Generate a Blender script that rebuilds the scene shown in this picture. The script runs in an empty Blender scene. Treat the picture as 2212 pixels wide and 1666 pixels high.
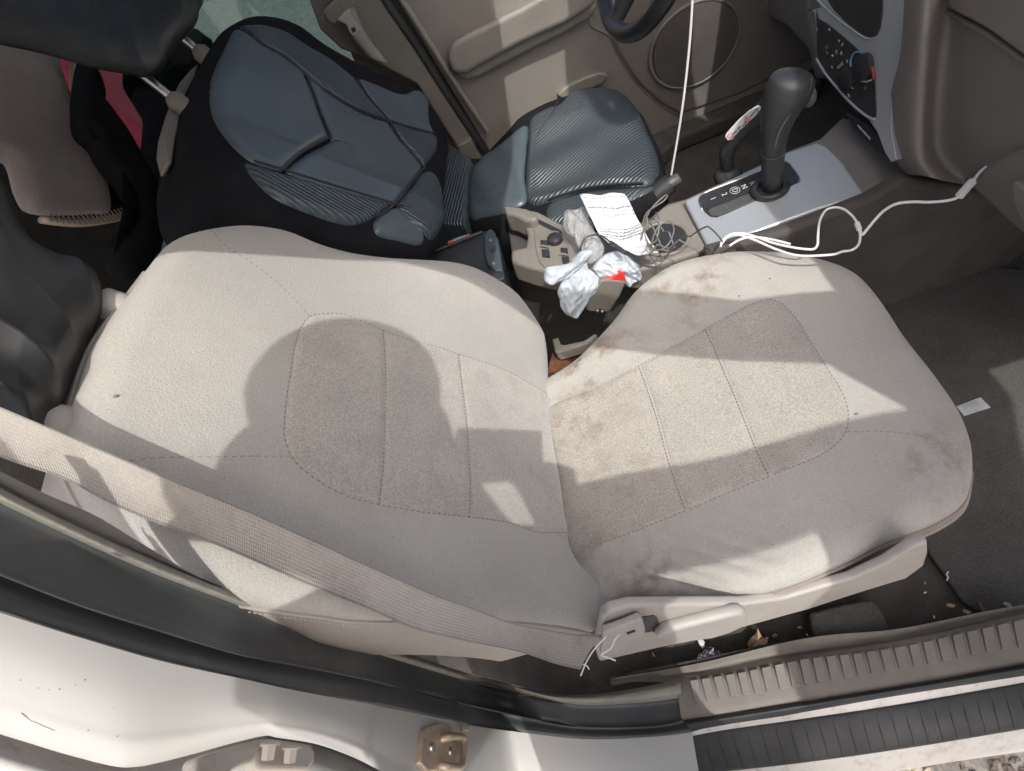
import bpy, bmesh, math, random
import numpy as np
from mathutils import Vector, Matrix
random.seed(7); rng = np.random.default_rng(7)
sc = bpy.context.scene; COL = sc.collection
# ------------------------------------------------------------------ camera, sky, sun, exposure
CAM = np.array([0.1029, -0.8151, 1.1644]); YAW, PITCH, ROLL, FOC = 1.81459, 0.915925, -0.543395, 1287.25
_h = np.array([math.cos(YAW), math.sin(YAW), 0.0]); _z = np.array([0, 0, 1.0])
DIR = _h*math.cos(PITCH) - _z*math.sin(PITCH)
_r = np.cross(DIR, _z); _r /= np.linalg.norm(_r); _u = np.cross(_r, DIR)
RT = _r*math.cos(ROLL) + _u*math.sin(ROLL); UP = -_r*math.sin(ROLL) + _u*math.cos(ROLL)
cd = bpy.data.cameras.new('camera'); cam = bpy.data.objects.new('camera', cd); COL.objects.link(cam)
cd.sensor_width = 36; cd.lens = FOC/2212*36; cd.clip_start = 0.02; cd.clip_end = 500
M = Matrix.Identity(4)
for i in range(3):
    M[i][0] = RT[i]; M[i][1] = UP[i]; M[i][2] = -DIR[i]; M[i][3] = CAM[i]
cam.matrix_world = M; sc.camera = cam
SUN = np.array([0.169, -0.509, 0.844]); SUN /= np.linalg.norm(SUN)
w = bpy.data.worlds.new('World'); sc.world = w; w.use_nodes = True
nt = w.node_tree; bg = nt.nodes['Background']; sk = nt.nodes.new('ShaderNodeTexSky')
sk.sky_type = 'NISHITA'; sk.sun_disc = False; sk.sun_elevation = math.asin(SUN[2]); sk.sun_rotation = math.atan2(SUN[0], SUN[1])
sk.dust_density = 10; sk.air_density = 1.0; sk.ozone_density = 4.0
nt.links.new(sk.outputs[0], bg.inputs[0]); bg.inputs[1].default_value = 0.15
sl = bpy.data.lights.new('sun', 'SUN'); so = bpy.data.objects.new('sun', sl); COL.objects.link(so)
sl.energy = 2.0; sl.angle = math.radians(0.5); sl.color = (1.0, 0.985, 0.95)
so.rotation_euler = Vector(SUN).to_track_quat('Z', 'Y').to_euler()
sc.view_settings.view_transform = 'Standard'; sc.view_settings.look = 'None'; sc.view_settings.exposure = 0.54
sc.cycles.max_bounces = 8; sc.cycles.diffuse_bounces = 5

# ------------------------------------------------------------------ measuring helpers (photo measured on a 2212 x 1666 grid)
def crop(ox, oy, k):                       # coordinates measured in an enlarged view
    return lambda L: [(ox + k*x, oy + k*y) for x, y in L]
c1 = crop(0, 0, .332); c2 = crop(379.5, 0, .3255); c3 = crop(921.7, 0, .2941); c4 = crop(1464, 0, .3382)
c5 = crop(975.9, 379.5, .2941); c6 = crop(0, 488, .343); c7 = crop(0, 867.5, .343); c8 = crop(0, 1247, .343)
b1 = crop(650.6, 1247, .343); b2 = crop(1355.5, 1192.8, .3873); b3 = crop(1138.6, 1030.2, .2941)
b4 = crop(596.4, 623.5, .3254); b5 = crop(1165.7, 488, .488); b6 = crop(1382.6, 135.6, .2441); b7 = crop(1724.2, 0, .2018)
def ray(p):
    p = np.atleast_2d(np.array(p, float))
    return DIR + np.outer((p[:, 0]-1106)/FOC, RT) - np.outer((p[:, 1]-833)/FOC, UP)
def on(p, axis, val):
    q = ray(p); t = (np.asarray(val) - CAM[axis])/q[:, axis]
    return CAM + q*t[:, None]
def depth_at(p, d):
    return CAM + ray(p)*np.atleast_1d(d)[:, None]
class Frame:
    def __init__(s, O, U, V):
        s.O = np.array(O, float); s.U = np.array(U, float); s.U /= np.linalg.norm(s.U)
        V = np.array(V, float); V = V - s.U*(V@s.U); s.V = V/np.linalg.norm(V); s.N = np.cross(s.U, s.V)
    def hit(s, p, H=None):
        q = ray(p); n = np.zeros(len(q))
        for _ in range(8):
            t = (n - (CAM - s.O)@s.N)/(q@s.N)
            X = CAM + q*t[:, None] - s.O; u = X@s.U; v = X@s.V
            if H is None: break
            n = 0.5*n + 0.5*H(u, v)
        return np.stack([u, v], 1)
    def pos(s, u, v, n):
        return s.O + np.outer(u, s.U) + np.outer(v, s.V) + np.outer(n, s.N)

def catmull(pts, n, closed=False):
    P = np.array(pts, float); m = len(P)
    if closed:                                  # two points set close together mark a sharp corner
        gap = np.linalg.norm(np.roll(P, -1, 0)-P, axis=1); cut = np.where(gap < .12*np.median(gap))[0]
        if len(cut):
            out = []; P = np.roll(P, -(cut[0]+1), 0); cut = (cut-cut[0]-1) % m; cut = sorted(cut); a = 0
            for c in cut:
                seg = P[a:c+1]; a = c+1
                out.append(catmull(seg, 14*len(seg)) if len(seg) > 2 else seg)
            return resample(np.vstack(out), n, True)
    idx = (lambda i: i % m) if closed else (lambda i: min(max(i, 0), m-1))
    out = []
    segs = m if closed else m-1
    for i in range(segs):
        a, b, c, d = (P[idx(i+k)] for k in (-1, 0, 1, 2))
        for t in np.linspace(0, 1, 12, endpoint=False):
            out.append(.5*((2*b)+(c-a)*t+(2*a-5*b+4*c-d)*t*t+(3*b-3*c+d-a)*t**3))
    if not closed: out.append(P[-1])
    return resample(np.array(out), n, closed)
def resample(P, n, closed=False):
    P = np.array(P, float)
    Q = np.vstack([P, P[:1]]) if closed else P
    L = np.concatenate([[0], np.cumsum(np.linalg.norm(np.diff(Q, axis=0), axis=1))])
    s = np.linspace(0, L[-1], n, endpoint=not closed)
    return np.stack([np.interp(s, L, Q[:, k]) for k in range(Q.shape[1])], 1)
def poly_dist(U, poly):
    A = poly; B = np.roll(poly, -1, 0); D = B-A; l2 = (D**2).sum(1)+1e-12
    out = np.empty(len(U))
    for i in range(0, len(U), 4000):
        X = U[i:i+4000, None, :]-A[None]
        t = np.clip((X*D).sum(2)/l2, 0, 1)
        out[i:i+4000] = np.sqrt((((X-t[..., None]*D)**2).sum(2)).min(1))
    return out
def inside(U, poly):
    x, y = U[:, 0], U[:, 1]; r = np.zeros(len(U), bool); m = len(poly)
    for i in range(m):
        a, b = poly[i], poly[(i+1) % m]
        if a[1] == b[1]: continue
        c = ((a[1] > y) != (b[1] > y)) & (x < (b[0]-a[0])*(y-a[1])/(b[1]-a[1])+a[0]); r ^= c
    return r
def smooth(x): x = np.clip(x, 0, 1); return x*x*(3-2*x)
_ph = rng.uniform(0, 6.28, (40, 3)); _fr = rng.normal(0, 1, (40, 3))
def wob(P, scale, k=12):                   # smooth pseudo noise in about -1..1
    P = np.atleast_2d(P); D = P.shape[1]
    return np.sin((P/scale)@_fr[:k, :D].T + _ph[:k, 0]).sum(1)/math.sqrt(k)

# ------------------------------------------------------------------ object helpers
def thing(name, label, cat, loc=(0, 0, 0), group=None):
    o = bpy.data.objects.new(name, None); COL.objects.link(o); o.location = [float(v) for v in loc]
    o.empty_display_size = .05; o['label'] = label; o['category'] = cat
    if group: o['group'] = group
    return o
def tag(o, label, cat, group=None):
    o['label'] = label; o['category'] = cat
    if group: o['group'] = group
    return o
def world_loc(o):
    v = Vector(o.location)
    return v if not o.parent else world_loc(o.parent) + o.matrix_parent_inverse.to_translation() + v
def mesh(name, V, F, m, parent=None, uv=None, smooth_=True, angle=None):
    me = bpy.data.meshes.new(name); me.from_pydata([tuple(map(float, v)) for v in V], [], F)
    if uv is not None:
        lay = me.uv_layers.new(name='UVMap'); li = np.empty(len(me.loops), int); me.loops.foreach_get('vertex_index', li)
        lay.data.foreach_set('uv', np.asarray(uv, float)[li].ravel())
    o = bpy.data.objects.new(name, me); COL.objects.link(o)
    for x in (m if isinstance(m, (list, tuple)) else [m]): me.materials.append(x)
    if smooth_:
        me.polygons.foreach_set('use_smooth', [True]*len(me.polygons))
        if angle: me.set_sharp_from_angle(angle=math.radians(angle))
    if parent:
        o.parent = parent; o.matrix_parent_inverse = Matrix.Translation(-world_loc(parent))
    return o
class MB:                                   # collects simple shapes into one mesh
    def __init__(s): s.V = []; s.F = []; s.n = 0; s.uv = []
    def add(s, V, F, uv=None):
        s.V += [tuple(map(float, v)) for v in V]; s.F += [tuple(i+s.n for i in f) for f in F]
        s.uv += [tuple(map(float, q)) for q in uv] if uv is not None else [(0, 0)]*len(V); s.n += len(V); return s
    def tube(s, P, r, k=8, cap=True):
        V, F = tube_geo(P, r, k, cap); return s.add(V, F)
    def box(s, c, size, ax=None):
        ax = np.eye(3) if ax is None else np.array(ax, float); c = np.array(c, float); h = np.array(size)/2
        V = [c + ax[0]*h[0]*i + ax[1]*h[1]*j + ax[2]*h[2]*k for i in (-1, 1) for j in (-1, 1) for k in (-1, 1)]
        return s.add(V, [(0, 1, 3, 2), (4, 6, 7, 5), (0, 4, 5, 1), (2, 3, 7, 6), (0, 2, 6, 4), (1, 5, 7, 3)])
    def build(s, name, m, parent=None, sm=True, angle=40, bevel=0):
        o = mesh(name, s.V, s.F, m, parent, s.uv, sm, angle)
        if bevel: add_bevel(o, bevel)
        return o
def add_bevel(o, wd, seg=3):
    b = o.modifiers.new('bevel', 'BEVEL'); b.width = wd; b.segments = seg; b.limit_method = 'ANGLE'; b.angle_limit = math.radians(35)
def tube_geo(P, r, k=8, cap=True):
    P = np.array(P, float); n = len(P); r = np.broadcast_to(np.asarray(r, float), (n,)) if np.ndim(r) < 2 else np.asarray(r)
    T = np.gradient(P, axis=0); T /= np.linalg.norm(T, axis=1)[:, None]+1e-12
    a = np.array([0, 0, 1.0]) if abs(T[0][2]) < .9 else np.array([1.0, 0, 0])
    V = []; F = []
    x = np.cross(a, T[0]); x /= np.linalg.norm(x)
    for i in range(n):
        x = x - T[i]*(x@T[i]); x /= np.linalg.norm(x)+1e-12; y = np.cross(T[i], x)
        for j in range(k):
            q = 2*math.pi*j/k; rr = r[i] if np.ndim(r[i]) == 0 else r[i]
            rx, ry = (rr, rr) if np.ndim(rr) == 0 else rr
            V.append(P[i] + x*math.cos(q)*rx + y*math.sin(q)*ry)
    for i in range(n-1):
        for j in range(k):
            F.append((i*k+j, i*k+(j+1) % k, (i+1)*k+(j+1) % k, (i+1)*k+j))
    if cap: F.append(tuple(range(k-1, -1, -1))); F.append(tuple((n-1)*k+j for j in range(k)))
    return V, F
def tube(name, P, r, m, parent=None, k=8, sm=True):
    V, F = tube_geo(P, r, k); return mesh(name, V, F, m, parent, None, sm, 50)
def prism(name, poly, normal, depth, m, parent=None, bevel=0.0, seg=3, angle=40):
    P = np.array(poly, float); N = np.array(normal, float); N /= np.linalg.norm(N); n = len(P)
    a = np.zeros(3)
    for i in range(n): a += np.cross(P[i], P[(i+1) % n])
    if a@N < 0: P = P[::-1]
    V = np.vstack([P, P-N*depth]); F = [tuple(range(n)), tuple(range(2*n-1, n-1, -1))]
    F += [(i, i+n, (i+1) % n+n, (i+1) % n) for i in range(n)]
    o = mesh(name, V, F, m, parent, V[:, :2], True, angle)
    if bevel: add_bevel(o, bevel, seg)
    return o
def ribbon(name, lines, m, parent=None, n=60, sub=1, ang=None, smooth_lines=True):
    L = [catmull(l, n) if smooth_lines else resample(l, n) for l in lines]
    if sub > 1:
        A = np.array(L); K = len(L); t = np.linspace(0, K-1, (K-1)*sub+1)
        B = [];
        for tt in t:
            i = int(min(tt, K-1.0001)); f = tt-i
            a, b, c, d = (A[min(max(i+k, 0), K-1)] for k in (-1, 0, 1, 2))
            B.append(.5*((2*b)+(c-a)*f+(2*a-5*b+4*c-d)*f*f+(3*b-3*c+d-a)*f**3))
        L = B
    V = np.vstack(L); k = len(L)
    F = [(i*n+j, i*n+j+1, (i+1)*n+j+1, (i+1)*n+j) for i in range(k-1) for j in range(n-1)]
    uv = [(j/(n-1), i/(k-1)) for i in range(k) for j in range(n)]
    return mesh(name, V, F, m, parent, uv, True, ang)
def rings(poly, K=44, pw=1.6, c=None):
    c = poly.mean(0) if c is None else np.array(c); n = len(poly)
    s = 1-(1-np.linspace(0, 1, K+1)[1:])**pw
    U = np.vstack([[c]]+[c+(poly-c)*q for q in s])
    F = [(0, 1+j, 1+(j+1) % n) for j in range(n)]
    for i in range(K-1):
        a = 1+i*n; b = a+n
        F += [(a+j, b+j, b+(j+1) % n, a+(j+1) % n) for j in range(n)]
    return U, F
def fall(d, rh, rv): 
    x = np.clip(1-d/rh, 0, 1); return rv*(1-np.sqrt(np.clip(1-x*x, 0, 1)))
def pillow(name, fr, outline, h, m, parent=None, rh=.03, rv=.03, depth=.06, inset=.01, n=200, K=44, px=True, extra=None, disp=None, c=None, close=False):
    O = fr.hit(outline, h) if px else np.array(outline, float)
    if extra is not None: O = np.vstack([O, extra])
    poly = catmull(O, n, True)
    U, F = rings(poly, K, c=c); d = poly_dist(U, poly)
    z = h(U[:, 0], U[:, 1]) - fall(d, rh, rv); P = fr.pos(U[:, 0], U[:, 1], z); uv = U
    if disp is not None: P = P + np.outer(disp(P, d), fr.N)
    cc = poly.mean(0); base = len(P)-n; V = [P]; UV = [uv]; zz = z[base:]
    for k, (q, ins) in enumerate([(.06, .0), (.5, .3), (1, 1)]):
        ring = cc+(poly-cc)*(1-inset*ins/ max(.05, np.linalg.norm(poly-cc, axis=1).mean()))
        Q = fr.pos(ring[:, 0], ring[:, 1], zz - depth*q)
        V.append(Q); UV.append(ring); a = base + k*n; b = a+n
        F += [(a+j, b+j, b+(j+1) % n, a+(j+1) % n) for j in range(n)]
    if close: F.append(tuple(base+3*n+j for j in range(n-1, -1, -1)))
    V = np.vstack(V); F = [tuple(f[::-1]) for f in F] if False else F
    # winding
    ar = 0.5*(poly[:, 0]*np.roll(poly[:, 1], -1)-np.roll(poly[:, 0], -1)*poly[:, 1]).sum()
    if ar < 0: F = [tuple(f[::-1]) for f in F]
    o = mesh(name, V, F, m, parent, np.vstack(UV))
    def H(u, v):
        X = np.stack([u, v], 1); dd = poly_dist(X, poly); dd[~inside(X, poly)] = 0
        return h(u, v) - fall(dd, rh, rv)
    return o, H, poly
def patch(name, fr, outline, H, m, parent=None, rise=.004, r=.012, n=140, K=26, sink=.002, px=True, smooth_=True, disp=None):
    O = fr.hit(outline, H) if px else np.array(outline, float)
    poly = catmull(O, n, True) if smooth_ else resample(O, n, True)
    U, F = rings(poly, K, 1.8); d = poly_dist(U, poly)
    x = np.clip(1-d/r, 0, 1)
    z = H(U[:, 0], U[:, 1]) + rise*np.sqrt(np.clip(1-x*x, 0, 1)) - sink
    if disp is not None: z = z + disp(U, d)
    ar = 0.5*(poly[:, 0]*np.roll(poly[:, 1], -1)-np.roll(poly[:, 0], -1)*poly[:, 1]).sum()
    if ar < 0: F = [tuple(f[::-1]) for f in F]
    return mesh(name, fr.pos(U[:, 0], U[:, 1], z), F, m, parent, U)
def stitch(name, fr, px, H, m, parent=None, dash=.0045, gap=.003, r=.0008, lift=.001, is_uv=False, mb=None):
    U = catmull(np.array(px) if is_uv else fr.hit(px, H), 400)
    L = np.linalg.norm(np.diff(U, axis=0), axis=1).sum(); n = max(int(L/(dash+gap)), 2)
    Q = resample(U, n*2+1); own = mb is None; mb = mb or MB()
    z = H(Q[:, 0], Q[:, 1])+lift; P = fr.pos(Q[:, 0], Q[:, 1], z)
    for i in range(n):
        a, b = P[2*i], P[2*i+1]; mb.tube([a, (a+b)/2+fr.N*r*.6, b], r, 4)
    return mb.build(name, m, parent) if own else mb
def seam_tube(mb, fr, px, H, r=.0012, lift=0, n=120, sm=True):
    U = catmull(fr.hit(px, H), n) if sm else resample(fr.hit(px, H), n)
    mb.tube(fr.pos(U[:, 0], U[:, 1], H(U[:, 0], U[:, 1])+lift), r, 5); return mb
def sphere_geo(c, r, nu=14, nv=9, ax=None):
    c = np.array(c, float); r = np.broadcast_to(np.array(r, float), (3,)); ax = np.eye(3) if ax is None else np.array(ax, float)
    V = []; F = []
    for i in range(nv+1):
        t = math.pi*i/nv
        for j in range(nu):
            p = 2*math.pi*j/nu; q = np.array([math.sin(t)*math.cos(p), math.sin(t)*math.sin(p), math.cos(t)])*r
            V.append(c+ax.T@q)
    for i in range(nv):
        for j in range(nu): F.append((i*nu+j, (i+1)*nu+j, (i+1)*nu+(j+1) % nu, i*nu+(j+1) % nu))
    return V, F
def text(name, s, size, O, right, up, m, parent, ext=.0003):
    cu = bpy.data.curves.new(name, 'FONT'); cu.body = s; cu.size = size; cu.align_x = 'CENTER'; cu.align_y = 'CENTER'; cu.extrude = ext
    to = bpy.data.objects.new(name, cu); COL.objects.link(to)
    bpy.context.view_layer.update(); dg = bpy.context.evaluated_depsgraph_get(); me = bpy.data.meshes.new_from_object(to.evaluated_get(dg))
    bpy.data.objects.remove(to); bpy.data.curves.remove(cu)
    R = np.array(right, float); R /= np.linalg.norm(R); Uu = np.array(up, float); Uu -= R*(R@Uu); Uu /= np.linalg.norm(Uu); N = np.cross(R, Uu)
    V = [np.array(O)+R*v.co[0]+Uu*v.co[1]+N*v.co[2] for v in me.vertices]; F = [tuple(p.vertices) for p in me.polygons]
    bpy.data.meshes.remove(me)
    return mesh(name, V, F, m, parent, None, False)

# ------------------------------------------------------------------ materials
def mat(name, rgb, rough=.6, metal=0, spec=.5, var=.12, vs=14, bump=.0, bs=300, sheen=0, dirt=None, coat=0, fine=0, fs=600, trans=0, alpha=1, wave=None, stains=None, stcol=(.12, .05, .04)):
    m = bpy.data.materials.new(name); m.use_nodes = True; t = m.node_tree; N = t.nodes; L = t.links
    b = N['Principled BSDF']; b.inputs['Roughness'].default_value = rough; b.inputs['Metallic'].default_value = metal
    b.inputs['Specular IOR Level'].default_value = spec
    if sheen: b.inputs['Sheen Weight'].default_value = sheen; b.inputs['Sheen Roughness'].default_value = .5
    if coat: b.inputs['Coat Weight'].default_value = coat; b.inputs['Coat Roughness'].default_value = .1
    if trans: b.inputs['Transmission Weight'].default_value = trans
    if alpha < 1: b.inputs['Alpha'].default_value = alpha
    tc = N.new('ShaderNodeTexCoord')
    def noise(scale, detail=4, rough_=.55):
        n = N.new('ShaderNodeTexNoise'); n.inputs['Scale'].default_value = scale; n.inputs['Detail'].default_value = detail
        n.inputs['Roughness'].default_value = rough_; L.new(tc.outputs['Object'], n.inputs['Vector']); return n
    def mixc(fac, A, B, mode='MIX'):
        x = N.new('ShaderNodeMix'); x.data_type = 'RGBA'; x.blend_type = mode
        for s, v in ((0, fac), (6, A), (7, B)):
            if hasattr(v, 'links'): L.new(v, x.inputs[s])
            else: x.inputs[s].default_value = v if s == 0 else (*v, 1)
        return x.outputs[2]
    def mr(src, a, bb, c=0., d=1.):
        x = N.new('ShaderNodeMapRange'); L.new(src, x.inputs[0])
        for i, v in enumerate((a, bb, c, d)): x.inputs[i+1].default_value = v
        return x.outputs[0]
    lo = tuple(c*(1-var) for c in rgb); hi = tuple(min(1, c*(1+var)) for c in rgb)
    col = mixc(mr(noise(vs, 5).outputs[0], .3, .7), lo, hi)
    if fine:
        col = mixc(mr(noise(fs, 2).outputs[0], .3, .7), mixc(fine, col, tuple(c*.25 for c in rgb)), mixc(fine*.6, col, (min(1, rgb[0]*2.2), min(1, rgb[1]*2.2), min(1, rgb[2]*2.2))))
    if dirt:
        dc, amt, ds = dirt; n = noise(ds, 7, .7); col = mixc(mr(n.outputs[0], .52, .75, 0, amt), col, dc)
    if stains:
        acc = None; nz = noise(28, 6, .65)
        for (co, rad, st) in stains:
            v = N.new('ShaderNodeVectorMath'); v.operation = 'DISTANCE'; L.new(tc.outputs['Object'], v.inputs[0]); v.inputs[1].default_value = [float(q) for q in co]
            a = mr(v.outputs['Value'], rad, rad*.15)
            mu = N.new('ShaderNodeMath'); mu.operation = 'MULTIPLY'; L.new(a, mu.inputs[0]); L.new(mr(nz.outputs[0], .46, .62), mu.inputs[1])
            m2 = N.new('ShaderNodeMath'); m2.operation = 'MULTIPLY'; L.new(mu.outputs[0], m2.inputs[0]); m2.inputs[1].default_value = st
            if acc is None: acc = m2.outputs[0]
            else:
                ad = N.new('ShaderNodeMath'); ad.operation = 'MAXIMUM'; L.new(acc, ad.inputs[0]); L.new(m2.outputs[0], ad.inputs[1]); acc = ad.outputs[0]
        col = mixc(acc, col, stcol)
    hgt = None
    if wave:                                   # (kind, scale_u, scale_v, angle, strength, colour drop): ribbed or woven relief laid out in the cloth's own metres
        sc_, ang, stg, cdrop, second = wave
        mp = N.new('ShaderNodeMapping'); mp.inputs['Rotation'].default_value = (0, 0, ang); L.new(tc.outputs['UV'], mp.inputs[0])
        wv = N.new('ShaderNodeTexWave'); wv.inputs['Scale'].default_value = sc_; wv.inputs['Distortion'].default_value = .6; wv.inputs['Detail'].default_value = 1
        wv.inputs['Detail Scale'].default_value = 6
        L.new(mp.outputs[0], wv.inputs[0]); out = wv.outputs[1]
        if second:
            w2 = N.new('ShaderNodeTexWave'); w2.bands_direction = 'Y'; w2.inputs['Scale'].default_value = second; w2.inputs['Distortion'].default_value = .4
            L.new(mp.outputs[0], w2.inputs[0]); mu = N.new('ShaderNodeMath'); mu.operation = 'MULTIPLY'; L.new(out, mu.inputs[0]); L.new(w2.outputs[1], mu.inputs[1]); out = mu.outputs[0]
        if cdrop: col = mixc(mr(out, 0, 1, cdrop, 0), col, tuple(c*.3 for c in rgb))
        bp = N.new('ShaderNodeBump'); bp.inputs['Strength'].default_value = stg; bp.inputs['Distance'].default_value = .002; L.new(out, bp.inputs['Height']); hgt = bp.outputs[0]
    if bump:
        bp = N.new('ShaderNodeBump'); bp.inputs['Strength'].default_value = bump; bp.inputs['Distance'].default_value = .002
        L.new(noise(bs, 3).outputs[0], bp.inputs['Height'])
        if hgt: L.new(hgt, bp.inputs['Normal'])
        hgt = bp.outputs[0]
    if hgt: L.new(hgt, b.inputs['Normal'])
    rn = mr(noise(vs*1.7, 3).outputs[0], .3, .7, max(.03, rough-.08), min(1, rough+.08)); L.new(rn, b.inputs['Roughness'])
    L.new(col, b.inputs['Base Color'])
    return m

# ---- seat frames first (stain positions need them)
SA = math.radians(28)
BF = Frame((0.0, -.37, .32), (0, 1, 0), (-math.sin(SA), 0, math.cos(SA)))
CF = Frame((0.0, -.37, .325), (1, 0, .05), (0, 1, 0))
def hB(u, v):
    return .014*(1-np.clip((u/.25)**2, 0, 1)) + .045*np.clip(np.abs(u+.01)/.24, 0, 1.1)**3*np.exp(-((v-.13)/.2)**2) - .10*np.clip(v-.42, 0, 1)**2/.2 + .012*np.exp(-((v-.25)/.14)**2) + .0011*wob(np.stack([u, v], 1), .075)
def hC(u, v):
    return .018*np.clip(1-((u-.22)/.32)**2, -1, 1) + .022*np.clip(np.abs(v)/.24, 0, 1.1)**2.5*smooth((.42-u)/.3) - .05*np.clip(u-.36, 0, 1) + .0011*wob(np.stack([u, v], 1), .07)
def cpos(p): 
    u = CF.hit(p, hC); return CF.pos(u[:, 0], u[:, 1], hC(u[:, 0], u[:, 1]))
st = []
for p, r, s in [((1255, 785), .05, .85), ((1300, 755), .06, .5), ((1350, 745), .05, .45), ((1535, 600), .05, .55), ((1500, 630), .035, .7), ((1420, 620), .03, .6), ((1490, 710), .05, .25), ((1250, 850), .09, .45),
                ((1240, 920), .10, .5), ((1310, 835), .05, .35), ((1300, 1180), .12, .3), ((1400, 1245), .07, .5), ((2030, 980), .07, .4), ((2010, 1030), .06, .3), ((1330, 1030), .10, .25), ((1540, 540), .05, .5)]:
    st.append((cpos([p])[0], r, min(1, s*1.3)))
FAB = (.442, .422, .382); INS = (.42, .39, .342)
M_fab = mat('seat_cloth', FAB, .85, var=.06, vs=9, bump=.45, bs=520, sheen=.25, spec=.2, fine=.14, fs=520, dirt=((.30, .25, .21), .25, 7))
M_fabc = mat('cushion_cloth', FAB, .85, var=.07, vs=9, bump=.45, bs=520, sheen=.25, spec=.2, fine=.14, fs=520, dirt=((.27, .21, .17), .35, 9), stains=st, stcol=(.19, .125, .09))
M_ins = mat('insert_velour', INS, .8, var=.09, vs=18, bump=.6, bs=600, sheen=.5, spec=.3, fine=.32, fs=430, dirt=((.24, .19, .16), .4, 22))
M_insc = mat('cushion_velour', INS, .8, var=.08, vs=14, bump=.6, bs=600, sheen=.4, spec=.3, fine=.32, fs=430, dirt=((.24, .18, .15), .4, 15), stains=st, stcol=(.19, .13, .092))
M_thr = mat('dark_thread', (.24, .21, .175), .8)
M_thl = mat('pale_thread', (.62, .58, .52), .8)
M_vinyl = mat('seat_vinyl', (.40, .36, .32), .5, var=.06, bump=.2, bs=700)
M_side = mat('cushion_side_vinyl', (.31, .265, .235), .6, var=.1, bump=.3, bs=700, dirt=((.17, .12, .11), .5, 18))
M_plas = mat('grey_plastic', (.46, .43, .395), .42, var=.05, bump=.25, bs=900, dirt=((.28, .24, .19), .35, 12))
M_plas2 = mat('beige_plastic', (.225, .207, .180), .5, var=.06, bump=.2, bs=1100, dirt=((.12, .10, .085), .3, 9))
M_dash = mat('dash_plastic', (.215, .196, .178), .55, var=.05, bump=.3, bs=1300)
M_belt = mat('belt_webbing', (.51, .46, .405), .75, var=.06, vs=25, fine=.15, fs=900, wave=(150, 0, .5, .22, 90), dirt=((.18, .12, .10), .45, 16))
M_black = mat('black_cloth', (.013, .013, .015), .9, var=.3, bump=.3, bs=900, spec=.15)
M_satin = mat('black_satin', (.009, .0095, .011), .44, var=.3, vs=8, bump=.15, bs=1400, spec=.6)
M_leat = mat('sky_sheen_leatherette', (.086, .112, .126), .34, var=.12, vs=6, bump=.12, bs=900, spec=.7)  # black leatherette with the sky's blue grey reflection put into its colour
M_carb = mat('ribbed_leatherette', (.060, .079, .090), .34, var=.15, vs=6, spec=.6, wave=(38, .35, 1.0, 0, None))  # ribbed cover colours hold the same sky sheen
M_carb2 = mat('ribbed_leatherette_cushion', (.052, .066, .074), .34, var=.15, vs=6, spec=.6, wave=(38, 1.15, 1.0, 0, None))
M_rub = mat('black_rubber', (.085, .090, .093), .42, var=.2, vs=12, bump=.1, bs=500, dirt=((.16, .14, .12), .3, 25))
M_rubd = mat('dark_rubber', (.035, .038, .040), .55, var=.25, dirt=((.13, .11, .09), .35, 20))
M_welt = mat('cloth_welt', (.33, .315, .265), .8, var=.1, bump=.8, bs=160, vs=40)
M_white = mat('white_paint', (.53, .525, .495), .38, var=.02, vs=5, coat=.22, spec=.4, dirt=((.5, .44, .36), .12, 14))
M_whited = mat('grimy_white_paint', (.70, .68, .64), .42, var=.05, coat=.1, dirt=((.36, .26, .18), .7, 38), fine=.05, fs=200)
M_steel = mat('bright_metal', (.62, .60, .56), .3, metal=1, var=.15, dirt=((.28, .2, .12), .5, 60))
M_zinc = mat('rusty_zinc', (.56, .46, .35), .42, metal=.35, var=.15, vs=60, dirt=((.30, .17, .09), .6, 70))
M_cream = mat('cream_painted_steel', (.62, .56, .48), .4, var=.1, dirt=((.35, .24, .15), .5, 60))
M_silv = mat('satin_silver_paint', (.52, .55, .57), .40, metal=.45, var=.02, vs=4, spec=.5)
M_bkpl = mat('black_plastic', (.030, .031, .033), .4, var=.2, bump=.15, bs=900, dirt=((.12, .11, .10), .25, 50))
M_knob = mat('knob_leather', (.030, .032, .035), .42, var=.15, bump=.45, bs=700)
M_carpet = mat('dark_carpet', (.080, .074, .066), .95, var=.35, vs=20, bump=1, bs=400, fine=.4, fs=350, dirt=((.15, .115, .08), .6, 14))
M_mat = mat('floor_mat', (.085, .083, .077), .9, var=.3, vs=7, bump=1, bs=400, fine=.35, fs=330, dirt=((.13, .115, .095), .5, 5))
M_wcab = mat('white_cable', (.80, .79, .80), .4, var=.03)
M_bcab = mat('dark_cable', (.05, .05, .048), .45, var=.2)
M_red = mat('red_plastic', (.75, .055, .04), .35, var=.05)
M_debris = mat('pale_debris', (.42, .33, .22), .8, var=.4, vs=80)
print('materials ok')

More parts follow.
